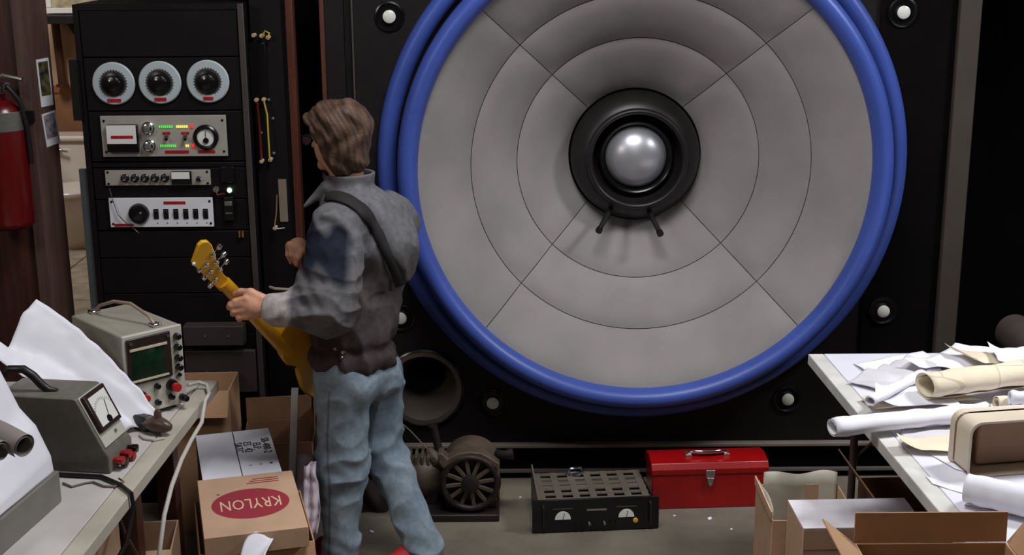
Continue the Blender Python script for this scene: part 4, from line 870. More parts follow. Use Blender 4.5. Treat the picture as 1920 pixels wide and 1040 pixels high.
def nets(fn, lo, hi, h, blk=8, margin=1.35):
    lo = np.array(lo); n = (np.ceil((np.array(hi) - lo) / h / blk).astype(int)) * blk
    val = np.ones(n, dtype=np.float32)
    nb = n // blk; ci = np.stack(np.meshgrid(*[np.arange(k) for k in nb], indexing='ij'), -1).reshape(-1, 3)
    cc = lo + (ci * blk + (blk - 1) / 2) * h; dc = fn(cc)
    rad = blk * h * .866 * margin
    loc = np.stack(np.meshgrid(*[np.arange(blk)] * 3, indexing='ij'), -1).reshape(-1, 3)
    bv = np.where(dc < 0, -1, 1)
    V5 = val.reshape(nb[0], blk, nb[1], blk, nb[2], blk)
    V5[ci[:, 0], :, ci[:, 1], :, ci[:, 2], :] = bv[:, None, None, None]
    near = ci[np.abs(dc) < rad]
    for s in range(0, len(near), 400):
        q = near[s:s + 400]; P = lo + (q[:, None, :] * blk + loc[None]) * h
        d = fn(P.reshape(-1, 3)).reshape(len(q), blk, blk, blk)
        V5[q[:, 0], :, q[:, 1], :, q[:, 2], :] = d
    val = V5.reshape(n)
    s = val < 0; c = np.zeros(n - 1, dtype=np.uint8)
    sl = lambda d, k: slice(d, k - 1 + d)
    for dx_ in (0, 1):
        for dy_ in (0, 1):
            for dz_ in (0, 1): c += s[sl(dx_, n[0]), sl(dy_, n[1]), sl(dz_, n[2])]
    act = np.argwhere((c > 0) & (c < 8)); idx = -np.ones(n - 1, dtype=np.int64); idx[tuple(act.T)] = np.arange(len(act))
    acc = np.zeros((len(act), 3)); cnt = np.zeros(len(act))
    for axis in range(3):
        o1, o2 = [a_ for a_ in range(3) if a_ != axis]
        for i in (0, 1):
            for j in (0, 1):
                A = act.copy(); A[:, o1] += i; A[:, o2] += j; B = A.copy(); B[:, axis] += 1
                va, vb = val[tuple(A.T)], val[tuple(B.T)]; m = (va < 0) != (vb < 0)
                t_ = va[m] / (va[m] - vb[m]); q = A[m].astype(float); q[:, axis] += t_
                acc[m] += q; cnt[m] += 1
    verts = lo + acc / np.maximum(cnt, 1)[:, None] * h
    faces = []
    for axis in range(3):
        o1, o2 = [(1, 2), (2, 0), (0, 1)][axis]
        a_ = [slice(None)] * 3; b_ = [slice(None)] * 3; a_[axis] = slice(0, -1); b_[axis] = slice(1, None)
        sa, sb = s[tuple(a_)], s[tuple(b_)]
        e = np.argwhere(sa != sb); e = e[(e[:, o1] > 0) & (e[:, o2] > 0) & (e[:, o1] < n[o1] - 1) & (e[:, o2] < n[o2] - 1)]
        def cell(di, dj):
            q = e.copy(); q[:, o1] -= di; q[:, o2] -= dj; return idx[tuple(q.T)]
        f = np.stack([cell(1, 1), cell(0, 1), cell(0, 0), cell(1, 0)], 1); fl = ~sa[tuple(e.T)]
        f[fl] = f[fl][:, ::-1]; faces.append(f)
    f = np.concatenate(faces); f = f[(f >= 0).all(1)]
    return verts, f
def sculpt(name, fn, lo, hi, h, material, parent, colfn=None, relax=1):
    v, f = nets(fn, lo, hi, h)
    for _ in range(relax):      # light Laplacian relaxation
        acc = np.zeros_like(v); cnt = np.zeros(len(v))
        for i in range(4):
            for j in (1, 3): np.add.at(acc, f[:, i], v[f[:, (i + j) % 4]]); np.add.at(cnt, f[:, i], 1)
        v = v * .5 + .5 * acc / np.maximum(cnt, 1)[:, None]
    org = np.array(parent_world(parent)) if parent else np.zeros(3)
    me = bpy.data.meshes.new(name); me.vertices.add(len(v)); me.vertices.foreach_set('co', (v - org).astype(np.float32).ravel())
    me.loops.add(f.size); me.loops.foreach_set('vertex_index', f.astype(np.int32).ravel())
    me.polygons.add(len(f)); me.polygons.foreach_set('loop_start', np.arange(0, f.size, 4, dtype=np.int32))
    me.polygons.foreach_set('use_smooth', np.ones(len(f), dtype=bool)); me.update(calc_edges=True); me.validate()
    if colfn is not None:
        at = me.color_attributes.new('Col', 'FLOAT_COLOR', 'POINT'); c = np.ones((len(v), 4), dtype=np.float32); c[:, :3] = colfn(v); at.data.foreach_set('color', c.ravel())
    me.materials.append(material); o = bpy.data.objects.new(name, me); COL.objects.link(o)
    if parent: o.parent = parent
    return o
def vmat(name, rough, nscale=40, var=.25, bump=.15, bscale=150, stretch=None, sheen=0, spec=.3):
    m = bpy.data.materials.new(name); m.use_nodes = True; nt = m.node_tree; N = nt.nodes; L = nt.links; b = N['Principled BSDF']; b.inputs['Roughness'].default_value = rough
    b.inputs['Specular IOR Level'].default_value = spec
    at = N.new('ShaderNodeAttribute'); at.attribute_name = 'Col'
    tc = N.new('ShaderNodeTexCoord'); src = tc.outputs['Object']
    if stretch: mp = N.new('ShaderNodeMapping'); mp.inputs['Scale'].default_value = stretch; L.new(src, mp.inputs[0]); src = mp.outputs[0]
    nz = N.new('ShaderNodeTexNoise'); nz.inputs['Scale'].default_value = nscale; nz.inputs['Detail'].default_value = 5; L.new(src, nz.inputs['Vector'])
    mr = N.new('ShaderNodeMapRange'); mr.inputs[1].default_value = .3; mr.inputs[2].default_value = .7; mr.inputs[3].default_value = 1 - var; mr.inputs[4].default_value = 1 + var; L.new(nz.outputs['Fac'], mr.inputs[0])
    vm = N.new('ShaderNodeVectorMath'); vm.operation = 'SCALE'; L.new(at.outputs['Color'], vm.inputs[0]); L.new(mr.outputs[0], vm.inputs['Scale']); L.new(vm.outputs[0], b.inputs['Base Color'])
    n2 = N.new('ShaderNodeTexNoise'); n2.inputs['Scale'].default_value = bscale; n2.inputs['Detail'].default_value = 3; L.new(src, n2.inputs['Vector'])
    bp_ = N.new('ShaderNodeBump'); bp_.inputs['Strength'].default_value = bump; bp_.inputs['Distance'].default_value = .004; L.new(n2.outputs['Fac'], bp_.inputs['Height']); L.new(bp_.outputs[0], b.inputs['Normal'])
    return m
J = PY
UPV = Vector((0, 0, 1))
FD = Vector((-.80, .60, 0)).normalized()     # the way he faces
LD = Vector((-FD.y, FD.x, 0))                # his left, towards the camera
HD = Vector((-.79, .61, 0)).normalized(); HL = Vector((-HD.y, HD.x, 0))      # the head turned a little more
# joints
hc = J(634, 257, 4.42)
nb = J(655, 352, 4.43)
shN, shF = J(640, 420, 4.28), J(735, 412, 4.56)
elN, wrN, haN = J(617, 578, 4.13), J(520, 578, 4.12), J(478, 574, 4.12)
elF, wrF, haF = J(655, 560, 4.70), J(585, 478, 4.67), J(560, 463, 4.66)
pel = J(664, 680, 4.42)
hpN, knN, anN = J(645, 705, 4.36), J(641, 872, 4.33), Vector((PZ(637, 1075, 0).x, 4.30, .075))
hpF, knF, anF = J(708, 700, 4.48), J(717, 838, 4.47), J(789, 1010, 4.31)
pr_root = Vector((pel.x, 4.42, 0))
pn = thing('person', 'person in grey denim jacket and blue jeans turned away, holding a yellow guitar', 'person', pr_root)
# ---- guitar geometry first (hands close on its neck)
gN, gH = J(418, 528, 4.165), J(536, 652, 4.46)       # nut, heel
# ---- body
fl = []
def chain(pts, rs): return [(pts[i], pts[i + 1], rs[i], rs[i + 1]) for i in range(len(pts) - 1)]
nd = (gN - gH).normalized()
# near hand: thumb along the back of the neck, four fingers round it from below
kx = [(462, 560), (458, 570), (458, 581), (464, 592)]; mx_ = [(441, 565), (434, 573), (438, 584), (448, 595)]; tx_ = [(432, 570), (430, 576), (437, 588), (449, 598)]
for (a_, b_, c_) in zip(kx, mx_, tx_):
    fl += chain([haN, J(*a_, 4.108), J(*b_, 4.112), J(*c_, 4.15), J(c_[0] + 10, c_[1] - 4, 4.19)], [.022, .0125, .0105, .0095, .008])
thumbN = chain([J(492, 560, 4.115), J(470, 548, 4.12), J(452, 547, 4.145), J(441, 551, 4.16)], [.018, .0135, .0115, .0095])
# far hand: finger and thumb pinched, pointing down
fF = []
for k, (a_, b_, c_) in enumerate((((543, 458), (547, 478), (555, 496)), ((541, 461), (540, 477), (546, 492)), ((545, 466), (542, 480), (548, 488)), ((552, 470), (549, 482), (555, 486)))):
    fF += chain([haF, J(*a_, 4.64 + .012 * k), J(*b_, 4.635 + .012 * k), J(*c_, 4.65 + .012 * k)], [.02, .0115, .0098, .008])
thumbF = chain([J(566, 470, 4.635), J(560, 482, 4.63), J(557, 496, 4.64)], [.014, .011, .0085])
def body_sdf(p):
    D_ = []
    Ax = (HD, HL, UPV)
    cr = ell(p, hc + UPV * .018 - HD * .008, (.097, .076, .098), Ax)
    jw = ell(p, hc - UPV * .045 + HD * .026, (.062, .058, .07), Ax)
    head = smin(cr, jw, .03)
    head = smin(head, rc(p, hc + HD * .085 - UPV * .01, hc + HD * .112 - UPV * .035, .009, .013), .012)      # nose
    head = smin(head, rc(p, hc + HD * .07 - UPV * .098, hc + HD * .076 - UPV * .1, .02, .02), .02)            # chin
    head = smin(head, rc(p, hc + HD * .084 - UPV * .066 + HL * .016, hc + HD * .084 - UPV * .066 - HL * .016, .009, .009), .008)  # lips
    for s_ in (-1, 1):
        head = smin(head, ell(p, hc - HD * .006 - UPV * .012 + HL * (s_ * .079), (.018, .009, .031), Ax), .006)
        head = smax(head, -(np.linalg.norm(p - V(hc + HD * .098 + HL * (s_ * .031) + UPV * .0), axis=1) - .013), .012)
        head = smin(head, np.linalg.norm(p - V(hc + HD * .078 + HL * (s_ * .031) + UPV * .0), axis=1) - .0125, .002)
    neck = rc(p, hc - UPV * .06 - HD * .025, nb - UPV * .03, .054, .06)
    d = smin(head, neck, .03)
    tr = union([ell(p, J(690, 470, 4.44), (.14, .115, .19)), rc(p, J(668, 560, 4.42), pel, .115, .12), rc(p, shN, shF, .055, .055)], .05)
    d = smin(d, tr, .04)
    ar = [rc(p, shN, elN, .052, .042), rc(p, elN, wrN, .04, .027), rc(p, shF, elF, .052, .042), rc(p, elF, wrF, .04, .027)]
    lg = [rc(p, hpN, knN, .082, .055), rc(p, knN, anN, .055, .036), rc(p, hpF, knF, .082, .055), rc(p, knF, anF, .055, .036),
          rc(p, anN, Vector((anN.x - .05, anN.y + .10, .045)), .03, .022), rc(p, anF, Vector((anF.x - .08, anF.y - .05, .045)), .03, .022)]
    d = smin(d, union(ar + lg, .02), .03)
    # palms
    pa = smin(rc(p, wrN, haN, .027, .036), ell(p, J(474, 572, 4.118), (.034, .02, .042)), .02)
    pf = smin(rc(p, wrF, haF, .026, .034), ell(p, haF + Vector((-.008, 0, -.004)), (.03, .022, .028)), .02)
    d = smin(d, smin(pa, pf, .005), .015)
    for (a_, b_, ra, rb) in fl + fF: d = smin(d, rc(p, a_, b_, ra, rb), .006)
    for (a_, b_, ra, rb) in thumbN + thumbF: d = smin(d, rc(p, a_, b_, ra, rb), .008)
    return d
SKIN = vmat('skin', .5, 60, .08, .06, 200, spec=.4)
def skin_col(v):
    c = np.tile(np.array(S(206, 150, 122)), (len(v), 1))
    lp = np.abs((v - V(hc)) @ V(UPV) + .066) < .008; fr_ = ((v - V(hc)) @ V(HD)) > .083
    c[lp & fr_] = S(170, 96, 86)
    for s_ in (-1, 1):
        e = np.linalg.norm(v - V(hc + HD * .086 + HL * (s_ * .031)), axis=1); c[e < .0125] = S(225, 215, 208); c[e < .0065] = S(50, 36, 28)
    return c
allp = [hc, nb, shN, shF, elN, haN, elF, haF, pel, knN, knF, anN, anF]
lo = [min(q[i] for q in allp) - .2 for i in range(3)]; hi = [max(q[i] for q in allp) + .2 for i in range(3)]; lo[2] = 0.012; hi[2] = hc.z + .2
sculpt('body', body_sdf, lo, hi, .0045, SKIN, pn, skin_col, relax=1)
# ---- hair
def hair_sdf(p):
    Ax = (HD, HL, UPV); q = p - V(hc)
    d = union([ell(p, hc + UPV * .038 - HD * .008, (.112, .104, .092), Ax), ell(p, hc - UPV * .02 - HD * .036, (.08, .088, .108), Ax),
               ell(p, J(658, 226, 4.42), (.06, .068, .052)), ell(p, J(600, 224, 4.46), (.052, .06, .042)), ell(p, J(640, 220, 4.37), (.058, .058, .043)),
               ell(p, J(652, 300, 4.41), (.055, .065, .05))], .03)
    x, y, z = q @ V(HD), q @ V(HL), q[:, 2]
    w_ = x * .85 - z * .45 + y * .9
    st_ = np.sin(w_ * 125 + 2.4 * np.sin(z * 24 + y * 20)) * .0016 + np.sin(w_ * 270 + 3 * np.sin(z * 30 + 1) + y * 50) * .0009 + np.sin(x * 48 + y * 38 + 2 * np.sin(z * 42)) * .0045
    d = d - st_
    # parting crease on the crown
    # open the face
    face = np.maximum(.040 - x, z - .040 + .25 * np.abs(y) * 0)      # inside where x > .052 and z < .04
    d = smax(d, -face, .018)
    jaw_cut = np.maximum(.008 - x, z + .016)
    d = smax(d, -jaw_cut, .015)
    return d
HAIR = vmat('brown_hair', .55, 30, .35, .5, 90, spec=.35)
def hair_col(v):
    q = v - V(hc); y = q @ V(HL); z = q[:, 2]; w_ = (q @ V(HD)) * .85 - z * .45 + y * .9
    k = .5 + .5 * np.sin(w_ * 150 + 3 * np.sin(z * 30 + y * 20)); k = .3 + .45 * k
    return np.array(S(46, 32, 25))[None] * (1 - k[:, None]) + np.array(S(104, 80, 64))[None] * k[:, None]
sculpt('hair', hair_sdf, V(hc) - .2, V(hc) + .2, .0035, HAIR, pn, hair_col)
# ---- glasses
gl = MB()
gl.tube([hc + HL * .078 - HD * .01 + UPV * .006, hc + HL * .079 + HD * .08 + UPV * .006, hc + HL * .062 + HD * .112 + UPV * .004, hc + HD * .118 + UPV * .004, hc - HL * .062 + HD * .112 + UPV * .004, hc - HL * .079 + HD * .08 + UPV * .006, hc - HL * .078 - HD * .01 + UPV * .006], .0016, 8)
g_o = gl.build('glasses', BLACKG, pn)
for s_ in (-1, 1): MB().lathe([(.021, 0), (.019, .002), (0, .003)], hc + HL * (s_ * .034) + HD * .114 - UPV * .012, HD, 20, cap=False).build('lens', mat('mirror_lens', S(120, 130, 150), .1, .6), g_o)
# ---- jeans
def leg_d(p, off=0):
    N_ = union([rc(p, hpN, knN, .098, .078), rc(p, knN, anN - UPV * .03, .078, .058)], .05)
    F_ = union([rc(p, hpF, knF, .09, .068), rc(p, knF, anF + (anF - knF).normalized() * .045, .07, .056)], .04)
    return N_, F_
def jeans_sdf(p):
    N_, F_ = leg_d(p)
    # seat with two cheeks
    seat = union([ell(p, pel - UPV * .02, (.128, .125, .12)), ell(p, pel - FD * .055 + LD * .06 - UPV * .05, (.085, .085, .085)), ell(p, pel - FD * .055 - LD * .06 - UPV * .05, (.085, .085, .085)), rc(p, pel, pel + UPV * .08, .118, .115)], .03)
    d = smin(smin(seat, N_, .03), smin(ell(p, pel - UPV * .05 - LD * .03, (.10, .10, .09)), F_, .03), .010)
    z = p[:, 2]
    pr_ = np.stack([p[:, 0] + p[:, 2] * .7, p[:, 1], p[:, 2] * 1.15 - p[:, 0] * .8], 1); w_ = folds(pr_, 15, 1.3); w2 = folds(p * np.array([1.2, 1, .7]), 27, 4.1)
    amp = .0078 * (.45 + np.exp(-((z - knN.z) / .12) ** 2) + 1.2 * np.exp(-((z - .12) / .08) ** 2) + .8 * np.exp(-((z - hpN.z + .08) / .08) ** 2))
    # stacked rings at knees and hems
    rg = np.sin(z * 95 + 3 * np.sin(p[:, 0] * 22 + p[:, 1] * 9)) * .0022 * (np.exp(-((z - knN.z + .01) / .09) ** 2) + np.exp(-((z - .11) / .07) ** 2))
    d = d - amp * w_ - .0022 * w2 - rg
    d = smax(d, -(z - .02), .004)                     # hem
    d = smax(d, z - (pel.z + .10), .01)
    return d
JEANS = vmat('faded_denim', .85, 55, .16, .3, 420, spec=.15)
def seam_pts(): return [J(617, 735, 4.26), J(613, 830, 4.26), J(619, 905, 4.26), J(619, 1062, 4.28)]
SE = seam_pts()
def jean_col(v):
    base = np.array(S(98, 114, 130)); lite = np.array(S(142, 154, 162)); dark = np.array(S(52, 64, 84))
    k = np.clip(.5 + .5 * folds(v * np.array([1, 1, .45]), 11, 2.2), 0, 1)[:, None]
    pr_ = np.stack([v[:, 0] + v[:, 2] * .7, v[:, 1], v[:, 2] * 1.15 - v[:, 0] * .8], 1); f2 = np.clip(folds(pr_, 15, 1.3), -1, 1)[:, None]      # worn ridges: the dye rubs off the raised folds
    c = base * (1 - .55 * k) + lite * .55 * k; c = c * (1 - .25 * np.clip(f2, 0, 1)) + lite * .25 * np.clip(f2, 0, 1)
    # side seam and pocket stitching
    dm = np.full(len(v), 9.)
    for a_, b_ in zip(SE[:-1], SE[1:]):
        q = v[:, [0, 2]]; a2, b2 = np.array([a_.x, a_.z]), np.array([b_.x, b_.z]); ba = b2 - a2; h = np.clip((q - a2) @ ba / (ba @ ba), 0, 1); dm = np.minimum(dm, np.linalg.norm(q - a2 - h[:, None] * ba, axis=1))
    nearf = v[:, 1] < 4.37
    s_ = np.clip(1 - dm / .006, 0, 1) * nearf; c = c * (1 - .65 * s_[:, None]) + dark * .5 * .65 * s_[:, None]
    hem = np.clip(1 - np.abs(v[:, 2] - .06) / .006, 0, 1)[:, None] * .4; c = c * (1 - hem) + dark * hem
    return c
sculpt('jeans', jeans_sdf, [min(hpN.x, knN.x, anN.x) - .15, 4.1, .02], [anF.x + .12, 4.72, pel.z + .16], .0048, JEANS, pn, jean_col)
# ---- jacket
STRAP_L = [J(x, y, Y_) for x, y, Y_ in ((618, 370, 4.27), (655, 378, 4.26), (690, 405, 4.28), (712, 440, 4.28), (730, 485, 4.29), (748, 532, 4.33))]
TUCK_L = [J(700, 560, 4.28), J(735, 552, 4.33), J(775, 548, 4.42)]
ARM_L = [J(606, 404, 4.20), J(634, 408, 4.19), J(656, 430, 4.19), J(668, 462, 4.2), J(669, 500, 4.22), J(662, 524, 4.24)]
ARM_IN = [J(606, 416, 4.18), J(630, 424, 4.16), J(646, 446, 4.16), J(655, 475, 4.17), J(655, 505, 4.19)]
def seg_d(v, pts):
    dm = np.full(len(v), 9.)
    for a_, b_ in zip(pts[:-1], pts[1:]):
        a2, b2 = V(a_), V(b_); ba = b2 - a2; h = np.clip((v - a2) @ ba / (ba @ ba), 0, 1); dm = np.minimum(dm, np.linalg.norm(v - a2 - h[:, None] * ba, axis=1))
    return dm
def jacket_sdf(p):
    z = p[:, 2]
    torso = union([ell(p, J(692, 465, 4.44), (.148, .155, .175)), ell(p, J(722, 462, 4.42), (.095, .135, .125)), rc(p, J(668, 560, 4.42), J(661, 640, 4.42), .135, .138),
                   rc(p, shN + Vector((.02, .02, 0)), shF, .085, .082), rc(p, J(655, 380, 4.42), J(690, 420, 4.44), .09, .12)], .045)
    band = ell(p, J(661, 664, 4.42), (.143, .142, .05)); torso = smin(torso, band, .018)
    nearU = union([rc(p, J(632, 432, 4.27), elN + Vector((.002, 0, .01)), .092, .088), ell(p, J(606, 540, 4.17), (.085, .075, .085))], .03)
    nearF = rc(p, elN + Vector((0, 0, -.005)), wrN + Vector((.012, 0, 0)), .080, .047)
    cuff = rc(p, wrN + Vector((.045, 0, 0)), wrN + Vector((-.004, -.002, 0)), .050, .050)
    farU = rc(p, shF, elF, .085, .07); farF = rc(p, elF, wrF + Vector((.02, 0, -.01)), .068, .045)
    arm = smin(smin(nearU, nearF, .03), cuff, .008)
    d = smin(torso, smin(farU, farF, .03), .03)
    w_ = folds(p, 13, .7); w2 = folds(p * np.array([1.2, 1, .6]), 26, 2.9); w3 = folds(p * np.array([1, 1, .35]), 24, 6.1)
    d = d - .011 * w_ - .004 * w2 - .009 * w3 * np.clip((J(690, 500, 4.4).z - z) / .08, 0, 1)
    # the strap presses a furrow, the cloth puffs out to its right and tucks in below
    sd_ = seg_d(p, STRAP_L); d = d + .013 * np.exp(-(sd_ / .026) ** 2)
    d = d + .020 * np.exp(-(seg_d(p, TUCK_L) / .03) ** 2)
    # blouson gather above the band
    d = d + .010 * np.exp(-((z - J(661, 640, 4.42).z) / .018) ** 2) - np.sin((p[:, 0] - p[:, 1]) * 95 + 4 * np.sin(z * 30)) * .003 * np.exp(-((z - J(661, 655, 4.42).z) / .05) ** 2)
    wa = folds(p * np.array([.7, 1, 1.5]), 21, 5.2)
    along = (V(J(617, 590, 4.13)) - V(elN)); lowarm = np.clip((V(J(640, 470, 4.2))[2] - z) / .1, 0, 1)
    arm = arm - (.005 + .005 * lowarm) * wa - .0025 * folds(p, 34, 1.1)
    # bends at the elbow crook
    arm = arm - np.sin((p[:, 0] * .8 + z * 1.0) * 85 + 3 * np.sin(p[:, 0] * 20)) * .003 * np.exp(-(np.linalg.norm(p - V(J(580, 555, 4.1)), axis=1) / .09) ** 2)
    d = smin(d, arm, .012)
    # armhole edge: the body of the jacket laps over the sleeve
    ad = seg_d(p, ARM_L); d = d - .013 * np.exp(-(ad / .016) ** 2) + .010 * np.exp(-(seg_d(p, ARM_IN) / .02) ** 2)
    # collar: a standing band round the neck, open at the front
    q = p - V(nb - UPV * .005); ax_ = V((nb - (hc - UPV * .06)).normalized()); r_ = np.linalg.norm(q[:, :2] * np.array([1, 1]), axis=1)
    flare = .076 + np.clip(z - nb.z, -.02, .06) * .12
    col_ = np.maximum(np.abs(r_ - flare) - .0065, np.abs(z - (nb.z + .012)) - .042)
    d = smin(d, col_, .012)
    # collar flap on the near front side
    d = smin(d, rc(p, J(612, 352, 4.37), J(572, 386, 4.37), .024, .007), .012)
    # neck opening and sleeve opening
    d = smax(d, -rc(p, hc - UPV * .04, nb - UPV * .01, .068, .068), .006)
    d = smax(d, -rc(p, wrN + Vector((.02, 0, 0)), haN + Vector((-.1, 0, 0)), .038, .041), .004)
    d = smax(d, (J(661, 682, 4.42).z - z), .006)
    return d
JACK = vmat('washed_denim', .8, 45, .2, .3, 380, spec=.2)
def seg_d(v, pts):
    dm = np.full(len(v), 9.)
    for a_, b_ in zip(pts[:-1], pts[1:]):
        a2, b2 = V(a_), V(b_); ba = b2 - a2; h = np.clip((v - a2) @ ba / (ba @ ba), 0, 1); dm = np.minimum(dm, np.linalg.norm(v - a2 - h[:, None] * ba, axis=1))
    return dm
def jack_col(v):
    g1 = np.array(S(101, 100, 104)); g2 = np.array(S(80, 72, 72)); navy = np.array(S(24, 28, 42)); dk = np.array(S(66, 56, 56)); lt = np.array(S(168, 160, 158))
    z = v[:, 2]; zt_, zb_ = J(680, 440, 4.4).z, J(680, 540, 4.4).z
    k = np.clip((z - zb_) / (zt_ - zb_), 0, 1)[:, None]; c = g2 * (1 - k) + g1 * k  # browner downwards: cloth colour with part of its shading painted in
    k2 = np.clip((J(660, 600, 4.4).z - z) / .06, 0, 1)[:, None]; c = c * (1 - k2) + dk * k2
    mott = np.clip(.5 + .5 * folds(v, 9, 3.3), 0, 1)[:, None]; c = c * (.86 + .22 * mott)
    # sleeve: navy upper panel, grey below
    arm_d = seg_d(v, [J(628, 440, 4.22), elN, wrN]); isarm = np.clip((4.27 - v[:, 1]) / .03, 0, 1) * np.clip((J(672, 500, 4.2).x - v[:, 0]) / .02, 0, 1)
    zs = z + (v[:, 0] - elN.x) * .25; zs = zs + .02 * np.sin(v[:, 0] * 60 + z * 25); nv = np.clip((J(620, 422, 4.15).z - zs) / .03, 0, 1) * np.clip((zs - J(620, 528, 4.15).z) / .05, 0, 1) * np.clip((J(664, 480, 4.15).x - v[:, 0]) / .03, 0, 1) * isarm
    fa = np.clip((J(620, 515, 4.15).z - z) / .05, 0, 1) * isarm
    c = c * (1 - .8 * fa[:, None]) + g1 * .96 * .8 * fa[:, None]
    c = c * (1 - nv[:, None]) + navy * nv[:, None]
    cf = np.clip((wrN.x + .055 - v[:, 0]) / .02, 0, 1) * (v[:, 1] < 4.3) * (z < zt_); c = c * (1 - cf[:, None]) + lt * cf[:, None]
    colr = np.clip((z - nb.z + .02) / .02, 0, 1) * np.clip((J(650, 340, 4.4).x - v[:, 0]) / .05, 0, 1); c = c * (1 - .6 * colr[:, None]) + dk * .8 * .6 * colr[:, None]
    return c
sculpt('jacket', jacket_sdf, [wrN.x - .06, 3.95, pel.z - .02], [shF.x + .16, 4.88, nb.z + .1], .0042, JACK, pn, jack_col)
# snaps on the waistband
def hit(fn, x, y, y0=3.9, lift=0.0):
    """where the sight line through a pixel meets a surface"""
    d_ = ray(x, y); d_ = d_ / np.linalg.norm(d_); t_ = y0 / d_[1]
    for _ in range(80):
        p = CAM + d_ * t_; s_ = fn(p[None])[0]
        if s_ < .0008: break
        t_ += max(s_ * .6, .0006)
    e = 1e-3; g = np.array([fn((p + e * np.eye(3)[i])[None])[0] - fn((p - e * np.eye(3)[i])[None])[0] for i in range(3)]); g /= np.linalg.norm(g) + 1e-9
    return Vector(p + g * lift), Vector(g)
for (x, y) in ((628, 654), (643, 660), (640, 670)):
    p, g = hit(jacket_sdf, x, y); MB().lathe([(.007, -.002), (.0065, .002), (.004, .003), (0, .003)], p, g, 12, cap=False).build('snap_button', STEEL, pn)
# ---- guitar strap across the back
path = [(612, 368), (632, 370), (655, 378), (676, 392), (694, 412), (708, 436), (720, 462), (731, 488), (741, 512), (748, 532)]
path = [(a_[0] + (b_[0] - a_[0]) * k / 4, a_[1] + (b_[1] - a_[1]) * k / 4) for a_, b_ in zip(path[:-1], path[1:]) for k in range(4)] + [path[-1]]
st_v = []
for i, (x, y) in enumerate(path):
    a_, b_ = path[max(i - 1, 0)], path[min(i + 1, len(path) - 1)]; tx, ty_ = b_[0] - a_[0], b_[1] - a_[1]; l_ = math.hypot(tx, ty_); nx, ny = -ty_ / l_, tx / l_
    for s_ in (-10, 0, 10): st_v.append(hit(jacket_sdf, x + nx * s_, y + ny * s_, lift=.008)[0])
st_w = [list(v_) for v_ in st_v]
for i in range(3, len(st_v) - 3): st_w[i] = list((st_v[i - 3] + st_v[i] * 2 + st_v[i + 3]) / 4)
st_v = [Vector(q) for q in st_w]
m = MB(); m.add(st_v, [(i * 3 + j, i * 3 + j + 1, (i + 1) * 3 + j + 1, (i + 1) * 3 + j) for i in range(len(path) - 1) for j in (0, 1)])
strap_mesh = m
# ---- shoes
WSOLE = mat('white_rubber', S(224, 220, 214), .6, var=.05); SHOER = mat('red_canvas', S(170, 30, 34), .7, var=.12)
def shoe(an, fd, label):
    FD = Vector(fd).normalized(); LD = Vector((-FD.y, FD.x, 0))
    fz = 0.0; A = Vector((an.x, an.y, 0)); lift = an.z - .075
    Mx = Matrix.Translation((an.x, an.y, 0)) @ Matrix(((FD.x, LD.x, 0, 0), (FD.y, LD.y, 0, 0), (0, 0, 1, 0), (0, 0, 0, 1)))
    def f(p):
        q = (p - np.array([an.x, an.y, 0])); x = q @ V(FD); y = q @ V(LD); z = q[:, 2]
        l = np.stack([x, y, z], 1)
        d = union([rc(l, (-.045, 0, .045), (.05, 0, .045), .04, .042), rc(l, (.05, 0, .04), (.165, .0, .034), .044, .033), rc(l, (-.03, 0, .05), (-.015, 0, .115), .042, .045), rc(l, (.0, 0, .09), (.1, 0, .05), .044, .036)], .03)
        d = smax(d, .022 - z, .002); d = smax(d, z - .13, .003); return d
    o = sculpt('shoe', f, [an.x - .25, an.y - .25, .0], [an.x + .25, an.y + .25, .16], .005, SHOER, pn)
    m_ = MB(Mx); pts = []
    for k in range(36):
        a_ = 2 * math.pi * k / 36; c_, s_ = math.cos(a_), math.sin(a_); x = .058 + .148 * (abs(c_) ** .8) * (1 if c_ > 0 else -1); w_ = .046 if c_ > 0 else .040
        pts.append((x, w_ * (abs(s_) ** .75) * (1 if s_ > 0 else -1)))
    m_.prism(pts, .001, .026); m_.build('sole', WSOLE, o, bevel=.004)
    return o
shoe(anN, (-.45, .85, 0), ''); shoe(Vector((anF.x, anF.y, .075)), (-.8, -.5, 0), '')
# ================================================================== guitar
gt = thing('electric_guitar', 'yellow electric guitar seen from behind with chrome tuners', 'guitar', Vector((gH.x, gH.y, gH.z - .2)))
YG = mat('yellow_lacquer', S(218, 160, 28), .28, var=.08, scale=6, coat=.3)
axv = nd                                   # from heel to nut
bw_ = (J(470, 610, 4.3) - J(500, 560, 4.3)); bw_ = (bw_ - axv * bw_.dot(axv)).normalized()
gn = axv.cross(bw_).normalized()
if gn.y > 0: gn = -gn                      # back of the guitar, towards the camera
def nbox(p0, p1, w0, w1, t0, t1, back=True):
    m_ = MB(); rings = []
    for (c_, w_, t_) in ((p0, w0, t0), (p1, w1, t1)):
        for k in range(11):
            a_ = math.pi * k / 10; rings.append(c_ + bw_ * (w_ * math.cos(a_)) + gn * (t_ * math.sin(a_)))
    m_.add(rings, [(i, i + 1, 12 + i, 11 + i) for i in range(10)] + [(0, 11, 21, 10), tuple(range(10, -1, -1)), tuple(range(11, 22))]); return m_
nbox(gH - axv * .02, gN, .030, .023, .024, .02).build('neck', YG, gt, smooth=50)
def slab(m_, a_, b_, w0, w1, o0, o1):
    vs = []
    for (c_, w_) in ((a_, w0), (b_, w1)):
        for (sx_, off) in ((-1, o0), (1, o0), (1, o1), (-1, o1)): vs.append(c_ + bw_ * (w_ * sx_) + gn * off)
    return m_.add(vs, [(0, 1, 2, 3), (7, 6, 5, 4), (0, 4, 5, 1), (1, 5, 6, 2), (2, 6, 7, 3), (3, 7, 4, 0)])
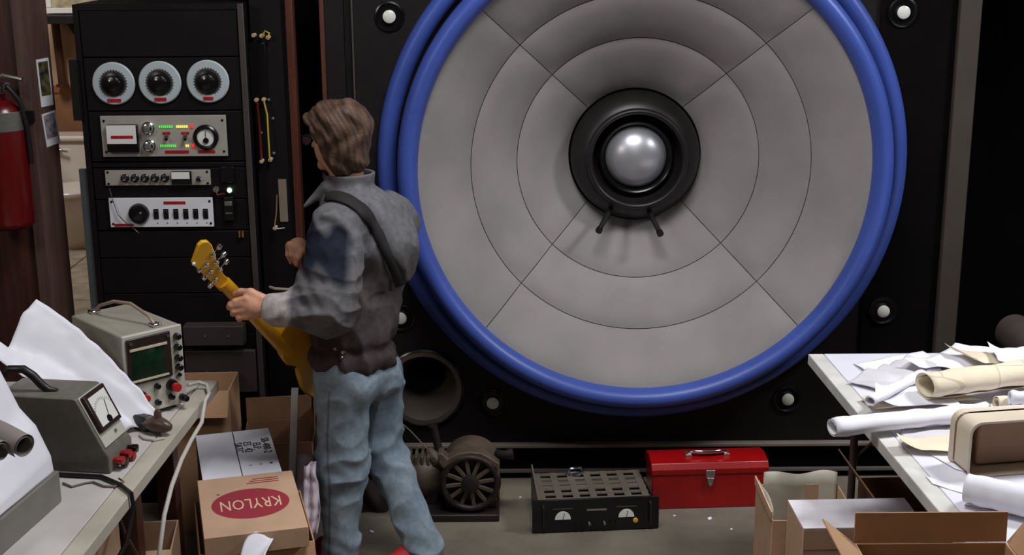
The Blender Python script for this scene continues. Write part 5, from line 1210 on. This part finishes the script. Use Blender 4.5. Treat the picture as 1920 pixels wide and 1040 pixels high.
slab(MB(), gH - axv * .12, gN, .028, .022, -.001, -.008).build('fretboard', mat('rosewood', S(60, 34, 24), .5), gt)
for k in range(12):
    c_ = gN - axv * (.03 * (k + 1) * (1 - k * .012)); slab(MB(), c_, c_ + axv * .002, .022, .022, -.0085, -.0095).build('fret', STEEL, gt)
def onplane(x, y, c_):
    d_ = Vector(ray(x, y)); o_ = Vector(CAM); t_ = (c_ - o_).dot(gn) / d_.dot(gn); return o_ + d_ * t_
def plate(px, c_, th, m, name, parent, bevel=.003):
    top = [onplane(x, y, c_) for x, y in px]; n_ = len(top); m_ = MB()
    m_.add(top + [p - gn * th for p in top], [tuple(range(n_)), tuple(range(2 * n_ - 1, n_ - 1, -1))] + [(i, (i + 1) % n_, n_ + (i + 1) % n_, n_ + i) for i in range(n_)])
    return m_.build(name, m, parent, bevel=bevel, smooth=30)
hs = plate([(373, 461), (380, 454), (391, 453), (398, 460), (410, 497), (420, 515), (436, 530), (415, 548), (398, 531), (385, 519), (361, 495)], gN + gn * .008, .016, YG, 'headstock', gt)
def tuner(x, y, kx_, ky_):
    c_ = onplane(x, y, gN + gn * .008); k_ = onplane(kx_, ky_, gN + gn * .004)
    o = MB().lathe([(.009, 0), (.009, .008), (.006, .012), (0, .013)], c_, gn, 14, cap=False).build('tuner_housing', CHROME, gt)
    MB().tube([c_ + gn * .005, k_], .0028, 8).build('tuner_shaft', CHROME, o)
    MB().tube([k_ - (k_ - c_).normalized() * .002, k_ + (k_ - c_).normalized() * .006, k_ + (k_ - c_).normalized() * .016], [.004, .0095, .0085], 12).build('tuner_button', CHROME, o)
for q in ((386, 495, 378, 502), (394, 508, 387, 516), (403, 522, 397, 531), (398, 476, 408, 466), (404, 490, 416, 480), (411, 503, 421, 494)): tuner(*q)
MB().lathe([(.006, 0), (.005, .006), (0, .007)], onplane(363, 494, gN + gn * .008), gn, 10, cap=False).build('headstock_tip', WHITEP, gt)
bd = plate([(521, 634), (527, 646), (530, 673), (538, 685), (560, 689), (564, 712), (571, 736), (586, 746), (622, 742), (650, 712), (662, 672), (640, 640), (612, 628), (584, 622), (556, 612), (540, 604)], gH + gn * .018, .042, YG, 'guitar_body', gt, .006)
for k, o_ in enumerate((.14, .22)): slab(MB(), gH - axv * o_, gH - axv * (o_ - .035), .04, .04, -.025, -.034).build('pickup', BLACKG, gt)
slab(MB(), gH - axv * .27, gH - axv * .25, .045, .045, -.025, -.038).build('bridge', CHROME, gt)
for k in range(6):
    o_ = bw_ * (-.0175 + .007 * k); MB().tube([gH - axv * .26 + o_ * 1.2 - gn * .04, gN + o_ * .85 - gn * .012], .0006, 5).build('string', STEEL, gt)
so_ = strap_mesh.build('strap', mat('black_webbing', S(26, 20, 20), .8), gt, solid=.004, smooth=60)
